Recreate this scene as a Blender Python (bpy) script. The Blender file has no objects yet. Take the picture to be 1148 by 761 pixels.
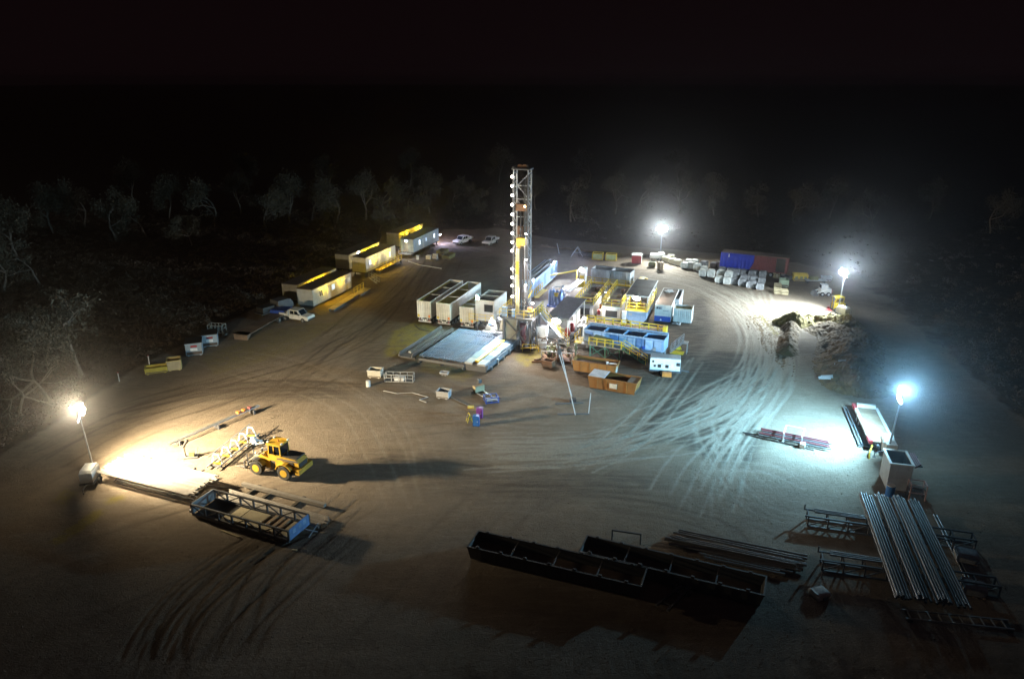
import bpy, math, random
import numpy as np
from mathutils import Vector, Matrix
random.seed(7)
R = math.radians
sc = bpy.context.scene
col = sc.collection

# ------------------------------------------------------------------ camera
FPX, PITCH, CAMH, CXP, CYP = 822.0, R(19.6), 35.6, 574.0, 380.5
cam_d = bpy.data.cameras.new('camera'); cam = bpy.data.objects.new('camera', cam_d); col.objects.link(cam)
cam.location = (0, 0, CAMH); cam.rotation_euler = (R(90) - PITCH, 0, 0)
cam_d.sensor_fit = 'HORIZONTAL'; cam_d.sensor_width = 36; cam_d.lens = 36 * FPX / 1148
cam_d.clip_start = 0.5; cam_d.clip_end = 8000
sc.camera = cam

# ------------------------------------------------------------------ night sky
w = bpy.data.worlds.new('World'); sc.world = w; w.use_nodes = True
nt = w.node_tree; nt.nodes.clear()
out = nt.nodes.new('ShaderNodeOutputWorld'); bg = nt.nodes.new('ShaderNodeBackground')
bg.inputs['Color'].default_value = (0.0036, 0.0016, 0.0020, 1); bg.inputs['Strength'].default_value = 1.0
nt.links.new(bg.outputs[0], out.inputs[0])
sun_d = bpy.data.lights.new('ground_fill', 'SUN'); sun_d.energy = .022; sun_d.angle = R(80); sun_d.color = (1, .62, .70)   # added fill that lifts the unlit ground, no such source there
sun = bpy.data.objects.new('ground_fill', sun_d); col.objects.link(sun); sun.rotation_euler = (R(25), R(10), 0)
vs = sc.view_settings
vs.view_transform = 'Standard'; vs.look = 'None'; vs.exposure = 0.0; vs.gamma = 1; vs.use_curve_mapping = False
cy = sc.cycles
cy.max_bounces = 4; cy.diffuse_bounces = 2; cy.glossy_bounces = 2; cy.transmission_bounces = 2; cy.volume_bounces = 0
cy.transparent_max_bounces = 6; cy.sample_clamp_indirect = 4; cy.use_denoising = True
cy.caustics_reflective = False; cy.caustics_refractive = False
LP = 2.2      # common factor for every lamp

def P(x, y, z=0.0):
    """photo pixel -> point on the horizontal plane z (the photograph's ground)"""
    u = (x - CXP) / FPX; v = (y - CYP) / FPX
    dn = math.sin(PITCH) + v * math.cos(PITCH); fw = math.cos(PITCH) - v * math.sin(PITCH)
    t = (CAMH - z) / dn
    return (u * t, fw * t, z)
def HG(y, Y):
    """height of a pixel row at a known depth"""
    v = (y - CYP) / FPX
    return CAMH - Y * (math.sin(PITCH) + v * math.cos(PITCH)) / (math.cos(PITCH) - v * math.sin(PITCH))

# ------------------------------------------------------------------ materials
MATS = {}
def mat(name, c, rough=.6, metal=0.0, var=.25, scale=1.2, grime=.35, bump=.0, grime_col=(.09, .065, .04)):
    if name in MATS: return MATS[name]
    m = bpy.data.materials.new(name); m.use_nodes = True; n = m.node_tree; b = n.nodes['Principled BSDF']; L = n.links.new
    tc = n.nodes.new('ShaderNodeTexCoord')
    n1 = n.nodes.new('ShaderNodeTexNoise'); n1.inputs['Scale'].default_value = scale; n1.inputs['Detail'].default_value = 6; n1.inputs['Roughness'].default_value = .65
    L(tc.outputs['Object'], n1.inputs['Vector'])
    r1 = n.nodes.new('ShaderNodeMapRange'); r1.inputs['From Min'].default_value = .3; r1.inputs['From Max'].default_value = .7
    r1.inputs['To Min'].default_value = 1 - var; r1.inputs['To Max'].default_value = 1 + var * .35
    L(n1.outputs['Fac'], r1.inputs['Value'])
    mu = n.nodes.new('ShaderNodeVectorMath'); mu.operation = 'SCALE'; mu.inputs[0].default_value = c
    L(r1.outputs[0], mu.inputs['Scale'])
    oi = n.nodes.new('ShaderNodeObjectInfo'); rr = n.nodes.new('ShaderNodeMapRange'); rr.inputs['To Min'].default_value = .78; rr.inputs['To Max'].default_value = 1.15
    L(oi.outputs['Random'], rr.inputs['Value']); m2 = n.nodes.new('ShaderNodeMath'); m2.operation = 'MULTIPLY'; L(rr.outputs[0], m2.inputs[0]); L(r1.outputs[0], m2.inputs[1]); L(m2.outputs[0], mu.inputs['Scale'])
    n2 = n.nodes.new('ShaderNodeTexNoise'); n2.inputs['Scale'].default_value = scale * 3.1; n2.inputs['Detail'].default_value = 8; n2.inputs['Roughness'].default_value = .75
    L(tc.outputs['Object'], n2.inputs['Vector'])
    r2 = n.nodes.new('ShaderNodeMapRange'); r2.inputs['From Min'].default_value = .52; r2.inputs['From Max'].default_value = .72
    r2.inputs['To Min'].default_value = 0; r2.inputs['To Max'].default_value = grime
    L(n2.outputs['Fac'], r2.inputs['Value'])
    mx = n.nodes.new('ShaderNodeMix'); mx.data_type = 'RGBA'
    L(r2.outputs[0], mx.inputs[0]); L(mu.outputs[0], mx.inputs[6]); mx.inputs[7].default_value = (*grime_col, 1)
    L(mx.outputs[2], b.inputs['Base Color'])
    r3 = n.nodes.new('ShaderNodeMapRange'); r3.inputs['To Min'].default_value = max(.05, rough - .12); r3.inputs['To Max'].default_value = min(1, rough + .2)
    L(n2.outputs['Fac'], r3.inputs['Value']); L(r3.outputs[0], b.inputs['Roughness'])
    b.inputs['Metallic'].default_value = metal
    if bump:
        bp = n.nodes.new('ShaderNodeBump'); bp.inputs['Strength'].default_value = bump; bp.inputs['Distance'].default_value = .05
        L(n2.outputs['Fac'], bp.inputs['Height']); L(bp.outputs[0], b.inputs['Normal'])
    MATS[name] = m; return m
WHITE = mat('white_paint', (.72, .72, .70), .5, grime=.22)
CREAM = mat('cream_cladding', (.44, .42, .37), .6, grime=.25)
GREY = mat('grey_paint', (.36, .37, .40), .55)
LGREY = mat('light_grey_paint', (.52, .53, .56), .5)
DGREY = mat('dark_grey_steel', (.10, .10, .11), .6)
BLACK = mat('black_steel', (.035, .033, .034), .55, grime=.2)
RUBBER = mat('tyre_rubber', (.03, .029, .028), .85, grime=.5, grime_col=(.12, .10, .07))
YEL = mat('safety_yellow', (.72, .52, .03), .5, grime=.2)
LYEL = mat('loader_yellow', (.60, .36, .03), .5, grime=.55)
ORANGE = mat('orange_paint', (.27, .12, .026), .6, grime=.5)
ORANGE2 = mat('bright_orange', (.75, .24, .05), .5, grime=.2)
RED = mat('red_paint', (.45, .04, .05), .5)
MAROON = mat('maroon_steel', (.20, .055, .06), .55)
BLUE = mat('blue_paint', (.03, .09, .42), .5, grime=.2)
LBLUE = mat('pale_blue_paint', (.32, .48, .72), .5, grime=.3)
MBLUE = mat('mid_blue_paint', (.16, .30, .60), .5, grime=.3)
TARP = mat('blue_tarpaulin', (.015, .035, .42), .5, grime=.1)
GREEN = mat('green_steel', (.05, .17, .12), .55)
OLIVE = mat('olive_paint', (.20, .21, .09), .6)
STEEL = mat('galvanised_steel', (.42, .43, .44), .42, .7, grime=.3)
PIPE = mat('pipe_steel', (.062, .115, .185), .5, .2, grime=.35, grime_col=(.16, .10, .06))
PIPED = mat('dark_pipe_steel', (.20, .20, .205), .42, .6, grime=.4)
PIPEW = mat('weathered_pipe', (.30, .275, .25), .5, .25, grime=.3)
RUST = mat('rusty_steel', (.17, .085, .045), .8, grime=.4)
MUD = mat('drilling_mud', (.085, .058, .045), .55, grime=.5, bump=.3)
SAND = mat('sand_sheet', (.45, .38, .24), .9, bump=.3)
WOOD = mat('weathered_timber', (.30, .21, .13), .85)
WOODD = mat('dark_timber', (.06, .05, .04), .9)
DECK = mat('brown_deck', (.30, .20, .13), .8)
GLASS = mat('dark_glass', (.012, .016, .022), .08, grime=.05)
ROOF = mat('brown_roof', (.16, .115, .085), .7, grime=.5)
ROOFD = mat('corrugated_roof', (.13, .145, .15), .45, .4)
BAG = mat('white_bulk_bag', (.62, .63, .60), .8, var=.35, scale=2.5, bump=.6)
BAGG = mat('grey_wrapped_bag', (.30, .31, .33), .45, var=.5, scale=2.5, bump=.6)
PURPLE = mat('purple_plastic', (.22, .06, .34), .45)
SKY_P = mat('blue_plastic', (.03, .16, .55), .4)
OLIVE_LIT = mat('olive_lit_wall', (.46, .43, .12), .7)  # olive light inside the trailers put into the wall and floor colour
BARK = mat('pale_bark', (.20, .16, .125), .9, var=.5, scale=3, bump=.5)
BARKP = mat('white_bark', (.25, .20, .155), .9, var=.4, scale=3, bump=.5)
PAPER = mat('sign_white', (.75, .75, .75), .6, grime=.1)

def emis(name, c, s):
    if name in MATS: return MATS[name]
    m = bpy.data.materials.new(name); m.use_nodes = True; n = m.node_tree; n.nodes.clear()
    o = n.nodes.new('ShaderNodeOutputMaterial'); e = n.nodes.new('ShaderNodeEmission')
    e.inputs[0].default_value = (*c, 1); e.inputs[1].default_value = s; n.links.new(e.outputs[0], o.inputs[0])
    m.cycles.emission_sampling = 'NONE'
    MATS[name] = m; return m
LENS_W = emis('lens_white', (1, .95, .82), 28); LENS_C = emis('lens_cool', (.78, .93, 1), 28); LENS_Y = emis('lens_yellow', (1, .70, .05), 7)
LENS_T = emis('lens_teal', (.55, 1, .95), 18); WINLIT = emis('lit_window', (.62, .78, 1), 1.1); LENS_B = emis('lens_blue_white', (.75, .85, 1), 14)
WINLITW = emis('lit_window_white', (.85, .9, 1), 2.2)

# ------------------------------------------------------------------ mesh builder
class MB:
    def __init__(s): s.v = []; s.f = []
    def add(s, vs_, fs_):
        k = len(s.v); s.v += [tuple(a) for a in vs_]; s.f += [tuple(i + k for i in f) for f in fs_]; return s
    def box(s, x0, x1, y0, y1, z0, z1):
        return s.add([(x0,y0,z0),(x1,y0,z0),(x1,y1,z0),(x0,y1,z0),(x0,y0,z1),(x1,y0,z1),(x1,y1,z1),(x0,y1,z1)],
                     [(0,3,2,1),(4,5,6,7),(0,1,5,4),(1,2,6,5),(2,3,7,6),(3,0,4,7)])
    def bar(s, p, q, a=.06, b=None):
        b = b or a; p = Vector(p); q = Vector(q); d = (q - p)
        if d.length < 1e-5: return s
        d.normalize(); up = Vector((0,0,1)) if abs(d.z) < .98 else Vector((0,1,0))
        x = d.cross(up).normalized() * a / 2; y = x.normalized().cross(d) * b / 2
        return s.add([p-x-y,p+x-y,p+x+y,p-x+y,q-x-y,q+x-y,q+x+y,q-x+y],[(0,3,2,1),(4,5,6,7),(0,1,5,4),(1,2,6,5),(2,3,7,6),(3,0,4,7)])
    def tube(s, p, q, r=.05, n=8, r2=None, cap=True):
        p = Vector(p); q = Vector(q); d = (q - p).normalized(); r2 = r if r2 is None else r2
        up = Vector((0,0,1)) if abs(d.z) < .98 else Vector((0,1,0)); x = d.cross(up).normalized(); y = x.cross(d)
        vs_ = []
        for c, rr in ((p, r), (q, r2)):
            for i in range(n):
                t = 2*math.pi*i/n; vs_.append(c + x*math.cos(t)*rr + y*math.sin(t)*rr)
        fs_ = [(i, (i+1) % n, n+(i+1) % n, n+i) for i in range(n)]
        if cap: fs_ += [tuple(range(n-1,-1,-1)), tuple(range(n, 2*n))]
        return s.add(vs_, fs_)
    def path(s, pts, r=.05, n=6):
        for a, b in zip(pts[:-1], pts[1:]): s.tube(a, b, r, n)
        return s
    def prism(s, poly, a0, a1, ax='y'):
        """poly of 2-d points extruded along ax: for 'y' poly is (x,z), for 'x' (y,z), for 'z' (x,y)"""
        def mk(p, a): return {'y': (p[0], a, p[1]), 'x': (a, p[0], p[1]), 'z': (p[0], p[1], a)}[ax]
        n = len(poly); vs_ = [mk(p, a0) for p in poly] + [mk(p, a1) for p in poly]
        return s.add(vs_, [tuple(range(n)), tuple(range(2*n-1, n-1, -1))] + [(i, n+i, n+(i+1) % n, (i+1) % n) for i in range(n)])
    def corr(s, p, q, z0, z1, d=.045, pitch=.30):
        """vertical corrugated sheet from p to q (xy), trapezoid ribs to its right-hand side"""
        p = Vector(p[:2]); q = Vector(q[:2]); L = (q-p).length; u = (q-p)/L; nrm = Vector((u.y, -u.x)); k = max(1, int(L/pitch)); pt = L/k
        pr = []
        for i in range(k): pr += [(i*pt, 0), (i*pt+.3*pt, 0), (i*pt+.45*pt, d), (i*pt+.85*pt, d)]
        pr.append((L, 0)); vs_ = []
        for a, b in pr:
            c = p + u*a + nrm*b; vs_ += [(c.x, c.y, z0), (c.x, c.y, z1)]
        return s.add(vs_, [(2*i, 2*i+2, 2*i+3, 2*i+1) for i in range(len(pr)-1)])
    def rail(s, pts, h=1.1, sp=1.5, t=.06):
        for a, b in zip(pts[:-1], pts[1:]):
            a = Vector(a); b = Vector(b); n = max(1, round((b-a).length/sp))
            for i in range(n+1):
                c = a.lerp(b, i/n); s.bar(c, c+Vector((0,0,h)), t)
            for k in (h, h*.55): s.bar(a+Vector((0,0,k)), b+Vector((0,0,k)), t*.9)
        return s
    def wheel(s, c, r, wd, n=18, ax='y'):
        d = Vector((0,1,0)) if ax == 'y' else Vector((1,0,0)); c = Vector(c)
        s.tube(c-d*wd*.5, c-d*wd*.36, r*.9, n, r); s.tube(c-d*wd*.36, c+d*wd*.36, r, n); s.tube(c+d*wd*.36, c+d*wd*.5, r, n, r*.9); return s
    def build(s, name, m, parent=None, smooth=False):
        me = bpy.data.meshes.new(name); me.from_pydata(s.v, [], s.f); me.validate(); me.update()
        o = bpy.data.objects.new(name, me); col.objects.link(o); me.materials.append(m)
        if smooth: me.polygons.foreach_set('use_smooth', [True]*len(me.polygons))
        if parent: o.parent = parent
        return o
def tag(o, label, cat=None, group=None, kind=None):
    if label: o['label'] = label
    if cat: o['category'] = cat
    if group: o['group'] = group
    if kind: o['kind'] = kind
    return o
def thing(name, label, cat, loc, yaw=0, group=None):
    o = bpy.data.objects.new(name, None); col.objects.link(o); o.empty_display_size = .3
    o.location = (loc[0], loc[1], loc[2] if len(loc) > 2 else 0); o.rotation_euler = (0, 0, R(yaw))
    return tag(o, label, cat, group)
def copy_tree(o, parent=None):
    c = o.copy(); col.objects.link(c); c.parent = parent
    for ch in list(o.children): copy_tree(ch, c)
    return c
def light(parent, kind, loc, power, c, aim=None, angle=150, blend=.6, size=.25, name='lamp_light'):
    d = bpy.data.lights.new(name, kind); d.energy = power * LP; d.color = c; d.shadow_soft_size = size
    o = bpy.data.objects.new(name, d); col.objects.link(o); o.parent = parent; o.location = loc
    if kind == 'SPOT':
        d.spot_size = R(angle); d.spot_blend = blend
        o.rotation_euler = Vector(aim).to_track_quat('-Z', 'Y').to_euler()
    return o
def flood(parent, pos, aim, lens, c, power, angle=150, s=.3, blend=.6, kind='SPOT'):
    """a floodlight fixed to its parent: housing, glowing lens, its light"""
    p = Vector(pos); d = Vector(aim).normalized()
    h = MB().tube(p - d*s*.55, p, s*.45, 10, s*.62).build('lamp_housing', DGREY, parent)
    MB().tube(p, p + d*.03, s*.56, 12).build('lamp_lens', lens, h)
    light(parent, kind, tuple(p + d*(.06 + s*.3)), power, c, aim, angle, blend, s*.4)
def bulb(parent, p, r, lens, c, power, name='lamp'):
    """bulkhead lamp: a lit globe on a small bracket"""
    p = Vector(p); m = MB(); n = 8
    rings = [(-.9, .35), (-.5, .82), (0, 1), (.5, .82), (.9, .35)]
    for (a, ra), (b, rb) in zip(rings[:-1], rings[1:]): m.tube(p+Vector((0,0,a*r)), p+Vector((0,0,b*r)), ra*r, n, rb*r, True)
    o = m.build(name, lens, parent, True); light(parent, 'POINT', tuple(p), power, c, size=r*1.05)
    return o

# ------------------------------------------------------------------ the ground
def poly_mask(X, Y, px):
    pts = [P(*p)[:2] for p in px]; m = np.zeros(X.shape, bool); j = len(pts)-1
    for i in range(len(pts)):
        xi, yi = pts[i]; xj, yj = pts[j]
        c = ((yi > Y) != (yj > Y)) & (X < (xj-xi)*(Y-yi)/((yj-yi) or 1e-9)+xi); m ^= c; j = i
    return m.astype(np.float32)
def blur(a, n):
    for _ in range(n):
        b = a.copy(); b[1:-1] = (a[:-2]+2*a[1:-1]+a[2:])/4; a = b.copy(); a[:, 1:-1] = (b[:, :-2]+2*b[:, 1:-1]+b[:, 2:])/4
    return a
def spline(pts, step=.12):
    p = np.array(pts, float); p = np.vstack([2*p[0]-p[1], p, 2*p[-1]-p[-2]]); o = []
    for i in range(1, len(p)-2):
        n = max(2, int(np.linalg.norm(p[i+1]-p[i])/step)); t = np.linspace(0, 1, n, endpoint=False)[:, None]
        a, b, c, d = p[i-1], p[i], p[i+1], p[i+2]
        o.append(.5*((2*b)+(-a+c)*t+(2*a-5*b+4*c-d)*t**2+(-a+3*b-3*c+d)*t**3))
    return np.vstack(o)
PADPX = [(-40,545),(0,512),(60,476),(130,428),(170,405),(240,368),(300,338),(345,318),(385,300),(430,280),(470,266),(500,258),(560,256),(620,268),(700,276),(760,280),(820,285),(900,296),(960,310),(1010,345),(1050,385),(1100,430),(1160,480),(1230,540),(1300,640),(1500,800),(1700,1300),(-600,1300),(-200,700)]
def ground():
    D = .15; gxs = np.arange(-58, 58, D); gys = np.arange(38, 180, D)
    xs = np.concatenate([-58-np.geomspace(.5, 2400, 52)[::-1], gxs, gxs[-1]+np.geomspace(.5, 2400, 52)])
    ys = np.concatenate([np.linspace(-120, 37.5, 20), gys, gys[-1]+np.geomspace(.5, 4200, 66)])
    X, Y = np.meshgrid(xs, ys); nx, ny = len(xs), len(ys)
    rng = np.random.RandomState(3)
    x0, y0 = -58, 38; ix0 = 52; iy0 = 20
    TR = np.zeros(X.shape, np.float32); Z = np.zeros(X.shape, np.float32)
    def stamp(pts, wd, amp, depth):
        q = np.round((pts - [x0, y0]) / D).astype(int)
        k = int(wd*2/D)+1
        loc = {}
        T = np.zeros(X.shape, np.float32); pts = pts[::1]
        for dx in range(-k, k+1):
            for dy in range(-k, k+1):
                gx = q[:, 0]+dx; gy = q[:, 1]+dy
                ok = (gx >= 0) & (gx < len(gxs)) & (gy >= 0) & (gy < len(gys))
                gx = gx[ok]; gy = gy[ok]; pp = pts[ok]
                d = np.hypot(x0+gx*D-pp[:, 0], y0+gy*D-pp[:, 1])
                val = np.exp(-(d/wd)**2*1.5)
                np.maximum.at(T, (iy0+gy, ix0+gx), val)
        brk = .55+.45*np.sin(X*.21+rng.rand()*6+Y*.17)
        nonlocal TR, Z
        TR = TR + T*amp*brk; Z = Z - T*depth*.45
    fam = [  # control pixels, number of passes, sideways spread (m), rut width, lightness, depth
        ([(620,330),(700,312),(760,316),(810,334),(846,366),(856,402),(832,446),(778,480),(690,500),(560,505)], 13, 1.9, .21, 1.1, .03),
        ([(735,300),(800,318),(850,350),(872,392),(862,432),(832,475),(800,520),(790,560)], 11, 1.8, .20, 1.0, .03),
        ([(840,330),(862,380),(850,420),(800,450),(740,478),(660,512),(520,520)], 9, 1.9, .20, .95, .03),
        ([(770,400),(745,440),(700,490),(640,520)], 6, 1.4, .2, .9, .03),
        ([(815,430),(800,470),(812,520),(860,570),(950,590)], 4, 1.5, .28, .4, .02),
        ([(60,515),(150,470),(270,435),(380,402),(450,360),(480,310),(500,280)], 10, 3.0, .25, -.6, .02),
        ([(150,455),(240,436),(320,428),(400,430)], 6, 1.8, .4, -.6, .025),
        ([(250,470),(310,440),(360,400),(420,350),(470,300)], 7, 2.5, .25, -.5, .02),
        ([(440,560),(420,500),(380,450),(300,420),(220,400)], 6, 3.0, .22, .4, .02),
        ([(345,590),(262,632),(200,680),(162,740),(150,800)], 5, 1.0, .17, -1.2, .08),
        ([(300,600),(235,650),(185,710),(170,790)], 4, .9, .17, -1.1, .08),
        ([(395,600),(330,650),(270,710),(235,790)], 3, .9, .16, -1.0, .08),
        ([(390,560),(300,640),(255,720),(200,800)], 3, .9, .16, -.9, .07),
        ([(120,700),(230,640),(330,600),(420,560)], 2, 1.6, .22, -.5, .03),
        ([(560,545),(700,545),(800,560),(900,590)], 6, 2.2, .28, -.35, .02),
        ([(700,560),(780,575),(830,600),(850,640)], 4, 1.3, .25, -.5, .03),
        ([(560,300),(520,315),(440,340),(360,375),(260,410)], 6, 2.5, .3, .25, .02),
        ([(500,270),(560,285),(640,290),(740,300)], 5, 1.8, .3, .3, .02),
        ([(640,300),(612,318),(625,335)], 3, .8, .3, -.5, .02),
        ([(440,480),(540,470),(640,480),(720,470)], 5, 2.0, .3, -.3, .015),
        ([(460,440),(560,480),(640,440),(700,430)], 3, 1.6, .28, .3, .015),
        ([(905,540),(860,520),(800,515)], 3, 1.2, .25, .35, .02),
        ([(0,640),(120,600),(250,560),(420,520),(560,530)], 5, 3.0, .28, -.35, .02),
        ([(420,760),(500,640),(560,570),(620,530)], 3, 2.0, .25, -.3, .02),
    ]
    for px, n, sp, wd, amp, dep in fam:
        base = np.array([P(*p)[:2] for p in px])
        for _ in range(n):
            c = base + rng.randn(*base.shape)*sp*.28 + rng.randn(2)*sp*.75
            s = spline(c); t = np.gradient(s, axis=0); t /= np.linalg.norm(t, axis=1)[:, None]+1e-9; nm = np.stack([-t[:, 1], t[:, 0]], 1)
            a = amp*(.55+.7*rng.rand())
            for sg in (-.95, .95): stamp(s+nm*sg, wd, a, dep*(.5+rng.rand()))
    TR = np.clip(TR, -1.3, 1.3)
    pad = blur(poly_mask(X, Y, PADPX), 60)
    damp = np.zeros(X.shape, np.float32)
    for poly, a in [([(762,420),(800,392),(852,398),(866,425),(832,452),(858,488),(842,524),(795,518),(760,495),(695,494),(735,450)], 1.1),
                    ([(395,400),(430,372),(470,350),(500,362),(575,420),(560,455),(480,450),(400,440)], .45),
                    ([(575,392),(640,372),(720,360),(790,330),(800,365),(775,430),(720,430),(690,440),(640,420),(600,410)], .95),
                    ([(180,445),(240,428),(345,425),(400,445),(330,450),(250,448)], .5),
                    ([(885,372),(950,365),(975,400),(978,440),(930,445),(925,400),(890,395)], .55),
                    ([(350,520),(440,500),(540,520),(700,525),(760,545),(640,560),(480,555)], .4),
                    ([(560,640),(760,610),(900,640),(880,720),(600,720)], .35),
                    ([(420,340),(470,300),(560,285),(560,330),(470,380),(400,400)], .4)]:
        damp = np.maximum(damp, blur(poly_mask(X, Y, poly), 40)*a)
    olive = np.zeros(X.shape, np.float32)
    for poly, a in [([(440,372),(470,358),(500,372),(470,400),(430,400)], .9), ([(575,400),(600,388),(612,398),(590,412)], 1), ([(478,405),(535,418),(520,428),(470,415)], .5),
                    ([(58,605),(80,590),(108,572),(112,578),(85,598),(66,610)], 1.6), ([(96,582),(118,576),(112,570),(100,576)], 1.2), ([(60,560),(72,548),(85,552),(70,566)], .8),
                    ([(120,566),(140,560),(136,554),(118,560)], .9), ([(225,400),(300,370),(380,360),(330,395),(240,420)], .35)]:
        olive = np.maximum(olive, blur(poly_mask(X, Y, poly), 5)*a)
    Z += (np.sin(X*.9+np.sin(Y*.7)*2)*np.sin(Y*.8+1.3)*.012).astype(np.float32)
    far = np.clip((np.hypot(X, Y-100)-150)/1500, 0, 1)
    Z += (1-pad)*(np.sin(X*.11)*np.sin(Y*.09+.4)*.22+rng.rand(*X.shape)*.1).astype(np.float32)*(1-far)
    me = bpy.data.meshes.new('ground'); N = nx*ny
    me.vertices.add(N); co = np.stack([X, Y, Z], -1).astype(np.float32).ravel(); me.vertices.foreach_set('co', co)
    i = np.arange(ny-1)[:, None]*nx+np.arange(nx-1)[None]; fq = np.stack([i, i+1, i+nx+1, i+nx], -1).reshape(-1)
    nf = (nx-1)*(ny-1)
    me.loops.add(nf*4); me.loops.foreach_set('vertex_index', fq.astype(np.int32))
    me.polygons.add(nf); me.polygons.foreach_set('loop_start', (np.arange(nf)*4).astype(np.int32))
    me.polygons.foreach_set('use_smooth', np.ones(nf, bool))
    me.update(calc_edges=True)
    for nme, a in (('track', TR), ('pad', pad), ('damp', damp), ('olive', olive)):
        at = me.attributes.new(nme, 'FLOAT', 'POINT'); at.data.foreach_set('value', a.astype(np.float32).ravel())
    o = bpy.data.objects.new('ground', me); col.objects.link(o); o['kind'] = 'structure'
    m = bpy.data.materials.new('pad_dirt'); m.use_nodes = True; n = m.node_tree; b = n.nodes['Principled BSDF']; L = n.links.new
    tc = n.nodes.new('ShaderNodeTexCoord')
    def noise(s, det=6, ro=.6, vec=None):
        q = n.nodes.new('ShaderNodeTexNoise'); q.inputs['Scale'].default_value = s; q.inputs['Detail'].default_value = det; q.inputs['Roughness'].default_value = ro
        L(vec or tc.outputs['Object'], q.inputs['Vector']); return q.outputs['Fac']
    def rng_(v, a, b_, c=0, d=1):
        q = n.nodes.new('ShaderNodeMapRange'); q.inputs[1].default_value = a; q.inputs[2].default_value = b_; q.inputs[3].default_value = c; q.inputs[4].default_value = d; L(v, q.inputs[0]); return q.outputs[0]
    def mix(f, a, c, mode='MIX'):
        q = n.nodes.new('ShaderNodeMix'); q.data_type = 'RGBA'; q.blend_type = mode
        if isinstance(f, (int, float)): q.inputs[0].default_value = f
        else: L(f, q.inputs[0])
        for s_, v in ((6, a), (7, c)):
            if isinstance(v, tuple): q.inputs[s_].default_value = (*v, 1)
            else: L(v, q.inputs[s_])
        return q.outputs[2]
    def attr(nm):
        q = n.nodes.new('ShaderNodeAttribute'); q.attribute_name = nm; return q.outputs['Fac']
    def math_(op, a, b_):
        q = n.nodes.new('ShaderNodeMath'); q.operation = op; q.use_clamp = False
        for k, v in ((0, a), (1, b_)):
            if isinstance(v, (int, float)): q.inputs[k].default_value = v
            else: L(v, q.inputs[k])
        return q.outputs[0]
    fine = noise(9, 5, .7); mid = noise(.55, 7, .65); big = noise(.07, 5, .6); grit = noise(38, 3, .6)
    mp = n.nodes.new('ShaderNodeMapping'); mp.inputs['Scale'].default_value = (.35, 2.2, 1); mp.inputs['Rotation'].default_value = (0, 0, R(28)); L(tc.outputs['Object'], mp.inputs[0])
    streak = noise(.9, 6, .7, mp.outputs[0])
    c = mix(rng_(mid, .32, .7), (.200, .150, .106), (.305, .245, .178))
    c = mix(rng_(big, .35, .65, 0, .6), c, (.225, .190, .155))
    c = mix(rng_(streak, .5, .72, 0, .5), c, (.36, .31, .245))
    tr = attr('track'); mod = rng_(mid, .25, .7, .4, 1.15)
    c = mix(math_('MINIMUM', math_('MULTIPLY', math_('MAXIMUM', math_('MULTIPLY', attr('damp'), rng_(streak, .3, .65, 1.25, .45)), 0), 1.0), .95), c, (.040, .034, .029))
    c = mix(math_('MINIMUM', math_('MULTIPLY', math_('MAXIMUM', tr, 0), mod), .85), c, (.36, .32, .26))
    c = mix(math_('MINIMUM', math_('MULTIPLY', math_('MAXIMUM', math_('MULTIPLY', tr, -1), 0), mod), .8), c, (.075, .055, .038))
    c = mix(math_('MINIMUM', math_('MULTIPLY', attr('olive'), rng_(noise(.9, 6, .75), .36, .55, 0, 1)), .85), c, (.30, .25, .05))
    wild = mix(rng_(noise(.8, 7, .7), .35, .65), (.045, .034, .022), (.125, .088, .052))
    c = mix(rng_(math_('ADD', attr('pad'), rng_(noise(.16, 6, .7), .2, .8, -.5, .5)), .35, .65), wild, c)
    lump = noise(2.6, 6, .75); c = mix(math_('MULTIPLY', rng_(lump, .45, .7, .0, .5), rng_(noise(.13, 4, .6), .4, .62, .15, 1)), c, (.085, .062, .043))
    c = mix(rng_(fine, .3, .75, .0, .55), c, (.07, .05, .035))
    c = mix(rng_(grit, .64, .72, 0, .5), c, (.42, .36, .28))
    L(c, b.inputs['Base Color']); b.inputs['Roughness'].default_value = .92; b.inputs['Specular IOR Level'].default_value = .25
    bp = n.nodes.new('ShaderNodeBump'); bp.inputs['Strength'].default_value = .9; bp.inputs['Distance'].default_value = .15
    L(math_('ADD', math_('MULTIPLY', fine, .6), math_('ADD', math_('MULTIPLY', lump, .8), math_('MULTIPLY', grit, .25))), bp.inputs['Height']); L(bp.outputs[0], b.inputs['Normal'])
    me.materials.append(m)
ground()

# ------------------------------------------------------------------ vegetation and mounds
def leaf_mat(name, c1, c2):
    m = bpy.data.materials.new(name); m.use_nodes = True; n = m.node_tree; b = n.nodes['Principled BSDF']
    tc = n.nodes.new('ShaderNodeTexCoord'); q = n.nodes.new('ShaderNodeTexNoise'); q.inputs['Scale'].default_value = .9; q.inputs['Detail'].default_value = 4
    n.links.new(tc.outputs['Object'], q.inputs['Vector']); mx = n.nodes.new('ShaderNodeMix'); mx.data_type = 'RGBA'
    mx.inputs[6].default_value = (*c1, 1); mx.inputs[7].default_value = (*c2, 1)
    mr = n.nodes.new('ShaderNodeMapRange'); mr.inputs[1].default_value = .35; mr.inputs[2].default_value = .65
    n.links.new(q.outputs['Fac'], mr.inputs[0]); n.links.new(mr.outputs[0], mx.inputs[0]); n.links.new(mx.outputs[2], b.inputs['Base Color']); b.inputs['Roughness'].default_value = .7
    return m
LEAF = leaf_mat('gum_leaves', (.065, .055, .034), (.115, .095, .062)); SCRUB = leaf_mat('scrub_leaves', (.070, .045, .028), (.13, .085, .052))
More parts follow.
